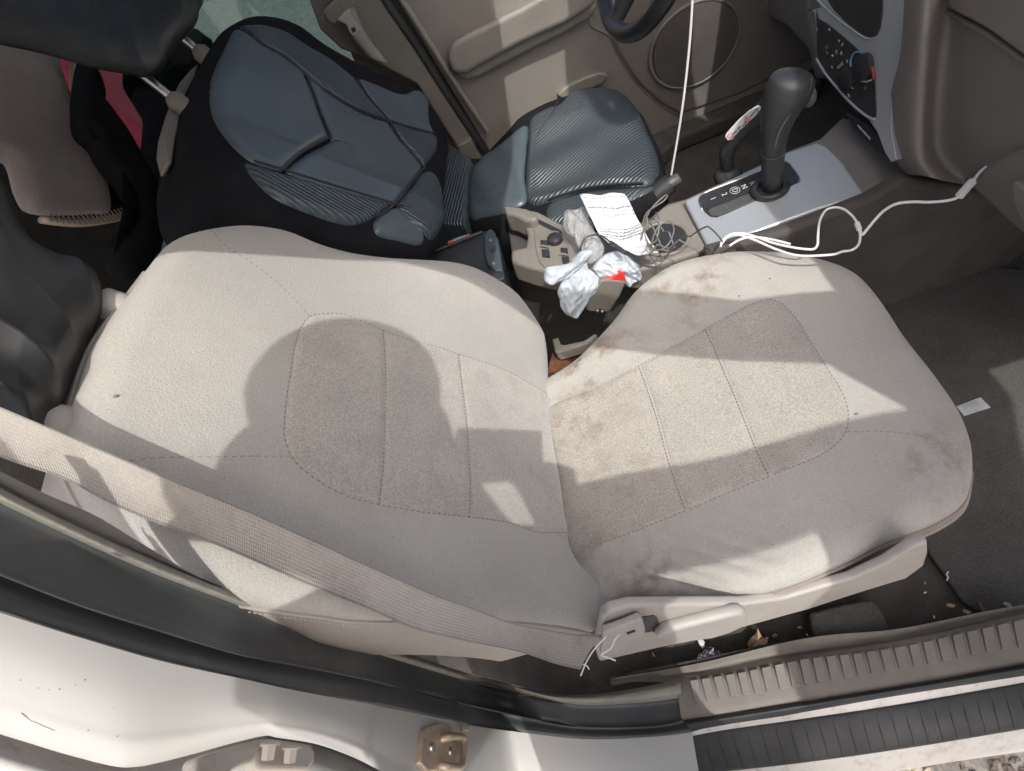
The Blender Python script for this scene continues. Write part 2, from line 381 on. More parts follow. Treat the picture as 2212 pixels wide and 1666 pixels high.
# ------------------------------------------------------------------ setting: ground and cabin floor
def structure(o, k='structure'): o['kind'] = k; return o
def flat(name, x0, x1, y0, y1, z, m, n=2):
    xs = np.linspace(x0, x1, n); ys = np.linspace(y0, y1, n)
    V = [(x, y, z) for y in ys for x in xs]; F = [(j*n+i, j*n+i+1, (j+1)*n+i+1, (j+1)*n+i) for j in range(n-1) for i in range(n-1)]
    return mesh(name, V, F, m, None, None, False)
M_grav = mat('gravel_ground', (.52, .47, .41), .9, var=.3, vs=25, bump=1, bs=120, fine=.4, fs=90)
M_stone = mat('gravel_stone', (.40, .34, .28), .85, var=.45, vs=30, bump=.5, bs=200)
structure(flat('ground', -60, 60, -60, 60, -.50, M_grav))
mb = MB(); q0 = on([(2160, 1660)], 2, -.5)[0]
for i in range(2600):
    x = q0[0]+rng.uniform(-.5, .6); y = q0[1]+rng.uniform(-.35, .28); s = rng.uniform(.004, .013) if rng.random() < .9 else rng.uniform(.012, .02)
    V, F = sphere_geo((x, y, -.5+s*.3), (s*rng.uniform(.8, 1.4), s*rng.uniform(.7, 1.1), s*rng.uniform(.5, .9)), 6, 4)
    V = [v+rng.normal(0, s*.13, 3) for v in V]; mb.add(V, F)
structure(mb.build('gravel', M_stone, None, False), 'stuff')
floor_ = structure(flat('cabin_floor', -1.7, 1.05, -.735, .73, 0, M_carpet))

# ------------------------------------------------------------------ roof, windscreen pillar, open door (all just above or beside the lens; with added shade sheets they cast the bands of shade)
def down(P, z):                             # slide a point of the z = 1.25 level along the sunlight to its real height
    P = np.array([(x, y, 1.25) for x, y in P], float); z = np.broadcast_to(np.asarray(z, float), (len(P),)); return P - ((1.25-z)/SUN[2])[:, None]*SUN
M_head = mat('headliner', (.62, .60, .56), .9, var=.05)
shell = thing('car_roof', 'car roof panel with windscreen pillar and added shade panel above the seats, out of the frame', 'car roof', (-.5, 0, 1.25))
RP = down([(-1.75, -.52), (-.25, -.49), (0, -.50), (.10, -.552), (.13, -.53), (.15, -.48), (.20, -.30), (.27, -.10), (.30, .10), (.30, .30), (.26, .52), (.22, .66), (-1.75, .66)], 1.25)
prism('roof_panel', RP+np.array([0, 0, .03]), (0, 0, 1), .03, M_head, shell)
AL = [(.05, -.525), (.10, -.555), (.2, -.645), (.27, -.725), (.37, -.79), (.49, -.86), (.59, -.91), (.70, -.965)]; AU = [(.08, -.505), (.13, -.53), (.25, -.60), (.362, -.654), (.453, -.708), (.533, -.765), (.60, -.785), (.70, -.82)]
za = np.linspace(1.25, 1.02, 8); A = down(AL, za); B = down(AU, za)
V = np.vstack([A, B, A+np.array([0, 0, .03]), B+np.array([0, 0, .03])]); F = []
for i in range(7):
    for a, b in ((0, 8), (8, 24), (24, 16), (16, 0)): F.append((a+i, a+i+1, b+i+1, b+i))
mesh('windscreen_pillar', V, F, M_head, shell, None, False)
prism('added_shade_panel', down([(.668, -.43), (.67, -.60), (.66, -.83), (.98, -.90), (.98, -.30), (.80, .05), (.74, .50), (.47, .50), (.46, .05), (.47, -.02), (.62, -.20), (.69, -.32)], 1.21), (0, 0, 1), .015, M_head, shell)  # unseen panel added to keep sun off the front of the cabin
od = thing('open_front_door', 'open front passenger door with added shade sheets, swung out to the right of the frame', 'car door', (.72, -.82, 0))
prism('door_shade_sheet', down([(.664, -.80), (.592, -.912), (.66, -1.03), (.56, -1.06), (.462, -1.12), (.445, -1.46), (.85, -1.46), (1.02, -1.10), (1.02, -.80)], [1.19]*9), (0, 0, 1), .02, M_rubd, od)  # unseen sheet added to shade the cushion front and the sill
prism('sill_shade_strip', down([(.22, -1.455), (.95, -1.455), (.95, -1.60), (.22, -1.58)], 1.16), (0, 0, 1), .03, M_rubd, od)  # unseen strip added to keep sun off the step pad
mb = MB(); mb.box((.76, -1.35, .35), (.10, 1.0, .85)); mb.build('door_shell', M_white, od, bevel=.02)
# the photographer leaning in with the phone
per = thing('person', 'person in pale shirt leaning in at the door opening holding up a phone', 'person', (.02, -1.0, -.5))
M_skin = mat('skin', (.36, .22, .16), .55, var=.08); M_shirt = mat('pale_shirt', (.55, .55, .55), .9, var=.2); M_jean = mat('jeans', (.06, .08, .13), .9, var=.2); M_hair = mat('hair', (.02, .016, .014), .6)
jo = {'pel': (.05, -1.06, .42, .14), 'wai': (.05, -1.06, .60, .145), 'che': (.04, -1.00, .88, .17), 'nec0': (-.01, -.955, 1.12, .11), 'nec': (-.052, -.835, 1.22, .092), 'hea': (-.03, -.795, 1.28, .085), 'cro': (-.035, -.755, 1.37, .072),
      'shl': (-.135, -.935, 1.20, .075), 'ell': (-.10, -1.10, .85, .055), 'wrl': (.12, -.95, 1.10, .038), 'hal': (.135, -.885, 1.165, .036),
      'shr': (.15, -.96, 1.12, .075), 'elr': (.40, -1.055, 1.235, .064), 'wrr': (.585, -1.066, 1.262, .056), 'har': (.70, -1.078, 1.28, .035),  # right arm reaching out is made up to cast the cushion's shade band
      'hil': (-.07, -1.06, .36, .10), 'knl': (-.08, -1.04, -.06, .062), 'anl': (-.09, -1.08, -.43, .042), 'tol': (-.10, -.93, -.47, .035),
      'hir': (.13, -1.06, .36, .10), 'knr': (.15, -1.04, -.06, .062), 'anr': (.16, -1.08, -.43, .042), 'tor': (.17, -.93, -.47, .035)}
ed = [('pel', 'wai'), ('wai', 'che'), ('che', 'nec0'), ('nec0', 'nec'), ('nec', 'hea'), ('hea', 'cro'), ('che', 'shl'), ('shl', 'ell'), ('ell', 'wrl'), ('wrl', 'hal'), ('che', 'shr'), ('shr', 'elr'), ('elr', 'wrr'), ('wrr', 'har'),
      ('pel', 'hil'), ('hil', 'knl'), ('knl', 'anl'), ('anl', 'tol'), ('pel', 'hir'), ('hir', 'knr'), ('knr', 'anr'), ('anr', 'tor')]
for sd, hx, d0 in (('l', 'hal', (-.03, .02, .02)), ('r', 'har', (.05, .0, -.01))):
    h = np.array(jo[hx][:3]); d0 = np.array(d0)
    for k, f in enumerate((-.03, -.012, .006, .022)):
        s = np.array([0, f, 0]) if sd == 'r' else np.array([f, 0, -f*.6]); L = (.85, 1.05, 1.0, .8)[k]
        jo[sd+'f%da' % k] = (*(h+s+d0*.7*L), .009); jo[sd+'f%db' % k] = (*(h+s*1.1+d0*1.3*L+np.array([0, .004, -.012])), .008); ed += [(hx, sd+'f%da' % k), (sd+'f%da' % k, sd+'f%db' % k)]
    t = np.array([0, .04, -.01]) if sd == 'r' else np.array([.04, -.005, -.01]); jo[sd+'ta'] = (*(h+t), .010); ed.append((hx, sd+'ta'))
ks = list(jo); me = bpy.data.meshes.new('body'); me.from_pydata([jo[k][:3] for k in ks], [(ks.index(a), ks.index(b)) for a, b in ed], [])
body_ = bpy.data.objects.new('body', me); COL.objects.link(body_); body_.parent = per; body_.matrix_parent_inverse = Matrix.Translation(-world_loc(per))
sm = body_.modifiers.new('skin', 'SKIN'); sm.use_smooth_shade = True
for i, k in enumerate(ks):
    me.skin_vertices[0].data[i].radius = (jo[k][3], jo[k][3]*(.72 if k in ('pel', 'wai', 'che') else 1)); me.skin_vertices[0].data[i].use_root = (k == 'pel')
body_.modifiers.new('subd', 'SUBSURF').levels = 1; body_.modifiers['subd'].render_levels = 1
me.materials.append(M_shirt)
V, F = sphere_geo((-.034, -.772, 1.335), (.086, .098, .086), 20, 12); mesh('hair', V, F, M_hair, per); V, F = sphere_geo((-.072, -.835, 1.27), (.078, .075, .10), 18, 12); mesh('hair_back', V, F, M_hair, per)
ph = thing('phone', 'slim black phone held level at the door opening', 'phone', CAM-DIR*.02)
mb = MB(); mb.box(CAM-DIR*.016-RT*.022-UP*.012, (.115, .07, .009), [RT, UP, DIR]); mb.build('phone_body', M_bkpl, ph, bevel=.003)

# ------------------------------------------------------------------ passenger seat
seat = thing('front_seat', 'beige cloth front passenger seat with stained velour insert and grey plastic side shield', 'car seat', (.2, -.37, 0))
bo = [(380, 500), (440, 478), (530, 468), (620, 480), (700, 512), (800, 536), (900, 545), (1000, 555), (1060, 580), (1120, 625), (1165, 690), (1190, 740), (1197, 800), (1198, 870), (1208, 950), (1228, 1060), (1252, 1190),
      (1285, 1230), (1310, 1275), (1316, 1315), (1310, 1350), (1285, 1346), (1234, 1335), (1165, 1326), (1079, 1320), (1000, 1318), (900, 1320), (798, 1317), (719, 1305), (651, 1296), (515, 1270), (429, 1236), (343, 1200), (274, 1158),
      (215, 1085), (172, 1010), (158, 960), (162, 900), (178, 830), (215, 720), (260, 650), (300, 600), (335, 550)]
back, HB, bpoly = pillow('backrest', BF, bo, hB, [M_fab, M_vinyl], seat, rh=.032, rv=.026, depth=.15, inset=.012, n=260, K=60)
def skirt_mat(o, n):
    me = o.data; k = len(me.polygons); idx = np.zeros(k, np.int32); idx[k-3*n:] = 1; me.polygons.foreach_set('material_index', idx)
skirt_mat(back, 260)
pA = b4([(220, 185), (300, 170), (400, 168), (470, 178), (540, 205), (640, 248), (705, 275), (705, 276), (720, 450), (721, 700), (715, 1000), (700, 1250), (680, 1434), (680, 1435), (500, 1390), (330, 1310), (200, 1220), (110, 1130), (65, 1030), (50, 940), (55, 850), (75, 680), (95, 550), (120, 400), (145, 300), (180, 230)])
pB = b4([(709, 277), (709, 278), (870, 335), (1060, 385), (1206, 435), (1208, 437), (1232, 650), (1262, 900), (1277, 1150), (1287, 1350), (1281, 1516), (1280, 1518), (1000, 1490), (850, 1465), (684, 1437), (684, 1436), (704, 1250), (719, 1000), (725, 700), (724, 450)])
pC = b4([(1213, 439), (1214, 440), (1400, 497), (1550, 555), (1700, 640), (1790, 705), (1840, 762), (1844, 770), (1866, 950), (1903, 1230), (1940, 1480), (1970, 1640), (1965, 1655), (1750, 1620), (1540, 1555), (1288, 1520), (1287, 1518), (1294, 1350), (1284, 1150), (1269, 900), (1239, 650)])
for p in (pA, pB, pC): patch('backrest_insert_panel', BF, p, HB, M_ins, seat, rise=.0035, r=.010, n=160, K=34, sink=.0018)
mb = MB()
for L, sm_ in ((pA[:7], 1), (pA[13:]+pA[:1], 1), (pB[1:5], 1), (pC[1:8], 1), (pC[12:16], 1), (pB[11:15], 1)): stitch('', BF, L, HB, M_thr, mb=mb, dash=.005, gap=.0016, r=.0006, lift=.0002)
for L in (pA[7:14], pB[5:12]): stitch('', BF, L, HB, M_thr, mb=mb, dash=.004, gap=.0018, r=.0007, lift=.0008)
for L in ([(668, 684), (640, 652), (600, 612), (540, 565), (480, 525), (430, 492)], [(627, 986), (560, 986), (480, 987), (400, 988), (330, 990), (270, 998), (190, 1020)]): stitch('', BF, L, HB, M_thr, mb=mb, dash=.004, gap=.003, r=.00045, lift=.0002)
mb.build('stitching', M_thr, seat)
mb = MB()
def edge_tube(fr, px, h, rh, rv, r, out=0.0):
    U = catmull(fr.hit(px, h), 160); z = h(U[:, 0], U[:, 1])-rv-.004; return fr.pos(U[:, 0], U[:, 1], z)
pip1 = edge_tube(BF, [(1310, 1352), (1285, 1347), (1234, 1336), (1165, 1327), (1079, 1321), (1000, 1319), (900, 1321), (798, 1318), (719, 1306), (651, 1297), (515, 1271), (429, 1237), (343, 1201), (274, 1159), (213, 1085), (168, 1010), (153, 960), (158, 900), (174, 830), (211, 720), (257, 650), (297, 600), (335, 550)], hB, .03, .026, .0022)
mb.tube(pip1, .0024, 6); mb.build('piping', M_vinyl, seat)
mb = MB(); Q = resample(pip1[:110]-BF.N*.006-np.array([0, .002, 0]), 260)
for i in range(0, 258, 2): mb.tube([Q[i], Q[i+1]], .0004, 4)
mb.build('edge_stitching', M_thl, seat)
co = [(1215, 782), (1260, 745), (1320, 680), (1360, 625), (1400, 590), (1450, 560), (1520, 540), (1600, 530), (1700, 533), (1770, 545), (1830, 565), (1870, 592), (1910, 640), (1960, 715), (2020, 790), (2070, 860), (2095, 910), (2108, 960), (2108, 1020), (2090, 1072),
      (2030, 1115), (1920, 1160), (1830, 1205), (1700, 1258), (1600, 1280), (1500, 1284), (1400, 1284), (1322, 1288)]
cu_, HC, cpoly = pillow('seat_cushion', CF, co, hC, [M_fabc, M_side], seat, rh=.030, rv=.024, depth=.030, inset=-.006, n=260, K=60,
                        extra=np.array([(-.05, -.255), (-.13, -.2), (-.15, 0), (-.13, .13), (-.03, .16)]),
                        disp=lambda P, d: -.0035*np.exp(-((P[:, 1]+.60)/.035)**2)*np.clip(np.sin((P[:, 0]*1.0+P[:, 1]*1.2)*170), 0, 1)*smooth((P[:, 0]-.06)/.05)*smooth((.24-P[:, 0])/.05))
skirt_mat(cu_, 260)
ep = edge_tube(CF, [(2112, 1000), (2108, 1030), (2090, 1075), (2030, 1118), (1920, 1163), (1830, 1208), (1700, 1261), (1600, 1283), (1500, 1287), (1400, 1287), (1330, 1290)], hC, .03, .024, .002)
mb = MB(); mb.tube(ep+np.array([0, 0, -.002]), .0022, 6); mb.build('piping', M_side, seat)
mb = MB(); Q = resample(ep+np.array([.001, -.004, -.012]), 240)
for i in range(0, 150, 2): mb.tube([Q[i], Q[i+1]], .0006, 4)
mb.build('edge_stitching', M_thl, seat)
qA = b5([(30, 815), (250, 715), (436, 619), (438, 621), (468, 700), (518, 850), (558, 1000), (598, 1130), (647, 1260), (646, 1262), (400, 1360), (140, 1452), (110, 1300), (60, 1000)])
qB = b5([(444, 616), (446, 614), (735, 457), (735, 459), (788, 580), (848, 720), (898, 840), (958, 990), (1017, 1108), (1016, 1110), (850, 1175), (655, 1258), (653, 1257), (604, 1130), (564, 1000), (524, 850), (474, 700)])
qC = b5([(740, 454), (742, 452), (830, 400), (920, 355), (980, 332), (1030, 328), (1075, 345), (1110, 380), (1150, 430), (1200, 510), (1260, 610), (1330, 720), (1362, 800), (1366, 860), (1355, 910), (1320, 960), (1270, 1000), (1200, 1035), (1025, 1106), (1023, 1105), (964, 990), (904, 840), (854, 720), (794, 580)])
for p in (qA, qB, qC): patch('cushion_insert_panel', CF, p, HC, M_insc, seat, rise=.004, r=.011, n=160, K=34, sink=.0018)
mb = MB()
for L in (qA[1:3], qB[1:3], qC[1:19], qB[9:12], qA[9:12]): stitch('', CF, L, HC, M_thr, mb=mb, dash=.005, gap=.0016, r=.0006, lift=.0002)
for L in (qA[3:9], qB[3:9]): stitch('', CF, L, HC, M_thr, mb=mb, dash=.004, gap=.0018, r=.0008, lift=.0010)
stitch('', CF, b5([(1366, 912), (1500, 910), (1650, 925), (1800, 968)]), HC, M_thr, mb=mb, dash=.004, gap=.003, r=.00045, lift=.0002)
mb.build('stitching', M_thr, seat)
YS = -.652
def side(p, y=YS): return on(p, 1, y)
sh = [(1300, 1320), (1315, 1308), (1362, 1297), (1433, 1295), (1530, 1293), (1609, 1292), (1697, 1280), (1789, 1252), (1840, 1238), (1913, 1205), (1965, 1172), (1992, 1162), (2006, 1170), (2007, 1195), (1998, 1222), (1960, 1250), (1870, 1277), (1743, 1318), (1626, 1350), (1500, 1385), (1433, 1398), (1294, 1430), (1285, 1400)]
prism('side_shield', side([(x, y+(14 if i < 12 else 0)) for i, (x, y) in enumerate(sh)]), (0, -1, .25), .013, M_plas, seat, bevel=.006, seg=4)
prism('shield_recess', side(b3([(600, 1085), (700, 1062), (870, 1030), (930, 1022), (960, 1040), (975, 1125), (880, 1145), (700, 1130)]), YS-.0012), (0, -1, .25), .01, M_bkpl, seat)  # raised black plate stands in for the dark inside a recess
prism('recline_lever', side(b3([(945, 1195), (1000, 1150), (1100, 1122), (1300, 1070), (1540, 1010), (1605, 1006), (1628, 1030), (1632, 1070), (1600, 1105), (1500, 1150), (1350, 1195), (1200, 1215), (1000, 1222)]), YS-.014), (0, -1, .3), .016, M_plas, seat, bevel=.007, seg=4)
ln = side(b3([(930, 1135), (1080, 1085), (1300, 1030), (1560, 975)]), YS-.003); tube('shield_groove', ln, .0016, M_bkpl, seat)
# headrest posts and guides of the passenger seat
for gp, pp in (((285, 603), (235, 612)), ((150, 850), (100, 905))):
    a = BF.pos(*[np.atleast_1d(x) for x in (*BF.hit([gp])[0], -.045)])[0]
    v = BF.V
    tube('headrest_post', [a-v*.03, a+v*.16], .0065, M_steel, seat, 12)
    V, F = tube_geo([a-v*.03, a+v*.012, a+v*.02], [.017, .016, .009], 14); mesh('post_guide', V, F, M_plas, seat)

# ------------------------------------------------------------------ seat belt
def lerp_px(p, xs, ds): return np.interp(np.array(p)[:, 0], xs, ds)
bx, bd = [-60, 0, 343, 500, 700, 850, 950, 1030, 1100, 1180, 1260, 1310], [.405, .412, .448, .48, .522, .546, .556, .565, .576, .60, .655, .685]
up_ = [(-60, 845), (0, 879), (171, 951), (343, 1025), (515, 1095), (680, 1168), (759, 1205), (853, 1247), (949, 1288), (1031, 1317), (1096, 1343), (1165, 1357), (1254, 1371), (1302, 1370)]
lo_ = [(-60, 950), (0, 987), (137, 1035), (274, 1104), (480, 1183), (650, 1257), (798, 1317), (891, 1357), (993, 1382), (1120, 1408), (1199, 1434), (1251, 1446)]
belt = thing('seat_belt', 'tan webbing lap belt lying across the passenger backrest with loose white threads at its end', 'seat belt', (-.1, -.6, .5))
A = depth_at(up_, lerp_px(up_, bx, bd)); B = depth_at(lo_, lerp_px(lo_, bx, [d-.004 for d in bd]))
A = np.vstack([A[1]+(A[1]-A[3])*1.6, A[1]+(A[1]-A[3])*.8, A[1:]]); B = np.vstack([B[1]+(B[1]-B[3])*1.6, B[1]+(B[1]-B[3])*.8, B[1:]])     # on up to its pillar anchor
def strap(name, A, B, m, parent, n=90, k=9, thick=.0016, curl=.003):
    A = catmull(A, n); B = catmull(B, n); t = np.linspace(0, 1, k); L = np.concatenate([[0], np.cumsum(np.linalg.norm(np.diff((A+B)/2, axis=0), axis=1))])
    W = np.linalg.norm(A-B, axis=1).mean(); N = np.cross(np.gradient((A+B)/2, axis=0), B-A); N /= np.linalg.norm(N, axis=1)[:, None]
    V = []; uv = []
    for sgn in (0, 1):
        for i, q in enumerate(t):
            e = curl*(1-(2*q-1)**2); V.append(A*(1-q)+B*q + N*(e - thick*sgn)); uv += [(l, q*W) for l in L]
    V = np.vstack(V); F = []
    for sgn in (0, 1):
        o = sgn*k*n
        for i in range(k-1):
            for j in range(n-1):
                f = (o+i*n+j, o+i*n+j+1, o+(i+1)*n+j+1, o+(i+1)*n+j); F.append(f if sgn == 0 else f[::-1])
    for i in (0, k-1):
        for j in range(n-1): F.append((i*n+j, k*n+i*n+j, k*n+i*n+j+1, i*n+j+1))
    return mesh(name, V, F, m, parent, uv)
strap('webbing', A, B, M_belt, belt)
def dpt(L, d): return depth_at(L, np.full(len(L), d))
mb = MB()
mb.tube(catmull(dpt(b3([(595, 1155), (560, 1195), (520, 1235), (470, 1300), (430, 1370), (410, 1420), (393, 1462)]), .655), 30), .0009, 5)
mb.tube(catmull(dpt(b3([(698, 1138), (650, 1190), (620, 1255), (570, 1290), (545, 1312), (600, 1330), (650, 1350)]), .66), 30), .0009, 5)
mb.tube(catmull(dpt(b3([(400, 1375), (440, 1390), (455, 1415)]), .654), 10), .0008, 5); mb.build('loose_threads', M_wcab, belt)
prism('anchor_bracket', side(b3([(560, 1150), (700, 1100), (830, 1050), (852, 1062), (872, 1130), (870, 1165), (640, 1290), (540, 1310)]), YS-.012), (0, -1, .3), .010, M_plas, belt, bevel=.003)
tube('bracket_slot', side(b3([(735, 1148), (790, 1128)]), YS-.0125), .0018, M_bkpl, belt)

# ------------------------------------------------------------------ car body: trim, seals, white pillar, sill
car = thing('car_body', 'white car body side with black door seal, white door pillar and ribbed sill plates', 'car body', (-.1, -.75, 0))
def bt(p):
    q = ray(p); tx = (-.25-CAM[0])/q[:, 0]; tx[q[:, 0] > -1e-3] = 9; tx[tx < 0] = 9; tz = (.08-CAM[2])/q[:, 2]; k = .05
    h = np.clip(.5+.5*(tz-tx)/k, 0, 1); return tz*(1-h)+tx*h - k*h*(1-h)
def bp(p, off=0.): return CAM + ray(p)*(bt(p)+off)[:, None]
T0 = [(-60, 985), (0, 1018), (103, 1069), (206, 1114), (309, 1176), (429, 1246), (515, 1276), (600, 1306), (650, 1324)]
Wu = [(-60, 1018), (0, 1052), (172, 1138), (343, 1213), (515, 1282), (650, 1328), (822, 1391), (994, 1449), (1131, 1484), (1199, 1500), (1302, 1498), (1409, 1480), (1470, 1466)]
Wl = [(-60, 1050), (0, 1087), (172, 1169), (343, 1244), (515, 1309), (650, 1365), (822, 1415), (994, 1466), (1131, 1499), (1234, 1521), (1302, 1523), (1409, 1516), (1472, 1508)]
RG = [(-60, 1210), (0, 1238), (171, 1305), (343, 1360), (515, 1412), (650, 1438), (822, 1473), (994, 1518), (1165, 1556), (1268, 1571), (1409, 1569), (1475, 1556)]
WE = [(-60, 1305), (0, 1324), (171, 1377), (343, 1427), (515, 1465), (650, 1494), (822, 1526), (994, 1563), (1131, 1583), (1268, 1597), (1409, 1592), (1495, 1582)]
def mid(a, b, f): 
    A_, B_ = catmull(a, 60), catmull(b, 60); return A_*(1-f)+B_*f
ribbon('pillar_trim', [bp(T0, .012), bp(mid(T0, Wu[:6], .5), .0), bp(Wu[:6], .004)], M_dash, car, 80, 4)
ribbon('cloth_welt', [bp(Wu, .006), bp(mid(Wu, Wl, .3), -.004), bp(mid(Wu, Wl, .7), -.004), bp(Wl, .006)], M_welt, car, 140, 5)
ribbon('door_seal', [bp(Wl, .004), bp(mid(Wl, RG, .15), .006), bp(mid(Wl, RG, .5), .004), bp(mid(Wl, RG, .85), .001), bp(RG, -.006), bp(mid(RG, WE, .07), -.004)], M_rub, car, 140, 5)
ribbon('seal_lip', [bp(mid(RG, WE, .04), .004), bp(mid(RG, WE, .25), .004), bp(mid(RG, WE, .6), -.002), bp(mid(RG, WE, .9), -.003), bp(WE, .003)], M_rub, car, 140, 5)
mb = MB(); mb.box((-.32, -.755, 1.165), (.18, .06, .21)); mb.build('upper_pillar', M_dash, car, bevel=.01)
FL = [(-60, 1565), (0, 1585), (70, 1607), (137, 1628), (240, 1655), (291, 1657), (343, 1647), (412, 1629), (497, 1605), (562, 1590), (590, 1594), (669, 1607), (740, 1632), (800, 1662), (860, 1700), (1000, 1740), (1300, 1760), (1530, 1760)]
n = 200; A = resample(catmull(WE, 400), n); 
fx = resample(catmull(FL, 500), 900)
B = np.stack([A[:, 0], np.interp(A[:, 0], fx[:, 0], fx[:, 1])], 1); B[:, 0] += np.linspace(-5, 30, n)
def pil_off(p, s): return .004 - .003*math.sin(min(s*1.4, 1)*math.pi) + .040*s*smooth((900-p[:, 0])/500) - .009*smooth((815-s*22-p[:, 0])/10) + .035*max(0, (s-.76)/.24)**2*smooth((820-p[:, 0])/60)
def pil(p, lift):
    out = []
    for q in p:
        ya = np.interp(q[0], A[:, 0], A[:, 1]); yb = np.interp(q[0], fx[:, 0], fx[:, 1]); qq = np.array([q], float); out.append((CAM+ray(qq)*(bt(qq)+pil_off(qq, (q[1]-ya)/(yb-ya))-lift)[:, None])[0])
    return np.array(out)
rows = []; R = 26
for i in range(R):
    s = i/(R-1); p = A*(1-s)+B*s; t = bt(p) + pil_off(p, s)
    rows.append(CAM+ray(p)*t[:, None])
V = np.vstack(rows); F = [(i*n+j, i*n+j+1, (i+1)*n+j+1, (i+1)*n+j) for i in range(R-1) for j in range(n-1)]
mesh('door_pillar', V, F, M_white, car)
# chips and a hairline crack in the paint
mb = MB(); cr = c8([(135, 855), (165, 880), (200, 905), (230, 915), (270, 935), (345, 965)]); mb.tube(pil(cr, .0001), .00035, 4)
for p in c8([(125, 650), (235, 700), (305, 708), (370, 704), (470, 680), (530, 645), (550, 965), (735, 1003), (715, 828)]):
    mb.tube(pil([p, (p[0]+rng.uniform(1, 4), p[1]+rng.uniform(-2, 2))], .0001), .0004, 4)
mb.build('paint_chips', mat('chipped_paint', (.30, .27, .23), .8), car)['kind'] = 'stuff'
# sill
S = [b2([(-60, 700), (0, 690), (400, 620), (1000, 480), (1500, 430), (2000, 330), (2212, 295), (2500, 240)]),
     b2([(-60, 720), (150, 690), (300, 690), (700, 600), (1100, 540), (1500, 490), (1900, 400), (2212, 335), (2500, 280)]),
     b2([(270, 735), (480, 695), (640, 665), (1000, 590), (1250, 545), (1500, 500), (1900, 420), (2212, 350), (2500, 290)]),
     b2([(285, 830), (400, 842), (500, 820), (770, 785), (950, 750), (1100, 725), (1250, 703), (1400, 672), (1640, 633), (1800, 604), (2050, 554), (2212, 528), (2500, 470)]),
     b2([(300, 935), (560, 900), (850, 850), (1100, 812), (1350, 772), (1700, 715), (2212, 620), (2500, 570)])]
M_sill = mat('sill_plastic', (.205, .186, .162), .5, var=.08, bump=.3, bs=900, dirt=((.34, .31, .26), .45, 9))
sill = ribbon('sill_plate', [on(S[0], 2, .070), on(S[1], 2, .058), on(S[2], 2, .078), on(S[3], 2, .082), on(S[4], 2, .080), on([(x, y+3) for x, y in S[4]], 2, .07)], M_sill, car, 120, 4)
# raised pads on the sill plate
def interp_line(L, x): L = np.array(L); return np.interp(x, L[:, 0], L[:, 1])
bot = b2([(375, 842), (500, 818), (770, 782), (950, 748), (1100, 722), (1250, 700), (1400, 668), (1640, 630), (1800, 600), (2050, 550), (2212, 525), (2500, 470)])
top = b2([(345, 715), (480, 695), (640, 668), (1000, 590), (1250, 565), (1500, 530), (1700, 490), (1900, 440), (2212, 370), (2500, 300)])
edges = [375, 440, 508, 575, 643, 708, 775, 848, 918, 988, 1060, 1135, 1210, 1285, 1360, 1437, 1515, 1597, 1675, 1757, 1840, 1920, 2005, 2090, 2180, 2270]
for i, e in enumerate(edges[:-1]):
    wd = (edges[i+1]-e)*.74; xl = 1355.5+.3873*e; xr = xl+.3873*wd; sk = -.3873*30
    pts = [(xl, interp_line(bot, xl)), (xr, interp_line(bot, xr)-0), (xr+sk, interp_line(top, xr+sk)), (xl+sk, interp_line(top, xl+sk))]
    prism('sill_pad', on(pts, 2, .0847), (0, 0, 1), .010, M_sill, sill, bevel=.0012, seg=2)
L4 = b2([(-20, 1040), (360, 1003), (520, 968), (850, 917), (1000, 890), (1500, 802), (2212, 690), (2500, 645)])
L3b = [(1475, 1556)]+list(b2([(340, 930), (560, 902), (850, 853), (1100, 815), (1350, 775), (1700, 718), (2212, 624), (2500, 574)]))
L4b = [(1495, 1582)]+L4[2:]
ribbon('sill_seal', [on(L3b, 2, .078), on(mid(L3b, L4b, .25), 2, .090), on(mid(L3b, L4b, .6), 2, .090), on(L4b, 2, .072)], M_rubd, car, 100, 5)
L5 = [(1491, 1590)]+list(b2([(560, 988), (1000, 926), (1500, 852), (2212, 727), (2500, 678)]))
L6 = b2([(395, 1240), (900, 1185), (1300, 1132), (1700, 1072), (2212, 987), (2500, 940)])
L7 = b2([(395, 1420), (1000, 1310), (1500, 1225), (1750, 1180), (2212, 1112), (2500, 1070)])
L4c = [(1440, 1590)]+L4[2:]
ribbon('sill_strip', [on(L4c, 2, .074), on([(1440, 1600)]+[(x, y+12) for x, y in L5], 2, .066)], M_whited, car, 90, 2)
ribbon('step_pad', [on(L5, 2, .068), on(mid(L5, L6, .06), 2, .071), on(mid(L5, L6, .5), 2, .066), on(mid(L5, L6, .92), 2, .056), on(L6, 2, .050)], M_rubd, car, 100, 4)
mb = MB()
for e in np.arange(420, 2300, 80):
    x0 = 1355.5+.3873*e; xb = x0+.3873*62
    a = (x0, interp_line(L5, x0)+4); c = (xb, interp_line(L6, xb)-5); b = ((a[0]+c[0])/2, (a[1]+c[1])/2)
    P = np.vstack([on([a], 2, .0705), on([b], 2, .0668), on([c], 2, .0555)]); mb.tube(P, .0013, 6)
mb.build('step_pad_ribs', M_rubd, car)
L7b = [(x, y+30) for x, y in L7]
ribbon('rocker_panel', [on([(x, y-8) for x, y in L6], 2, .049), on(mid(L6, L7, .3), 2, .042), on(mid(L6, L7, .7), 2, .018), on(L7, 2, -.02), on(L7, 2, -.02)+np.array([0, .01, -.12])], M_whited, car, 80, 5)
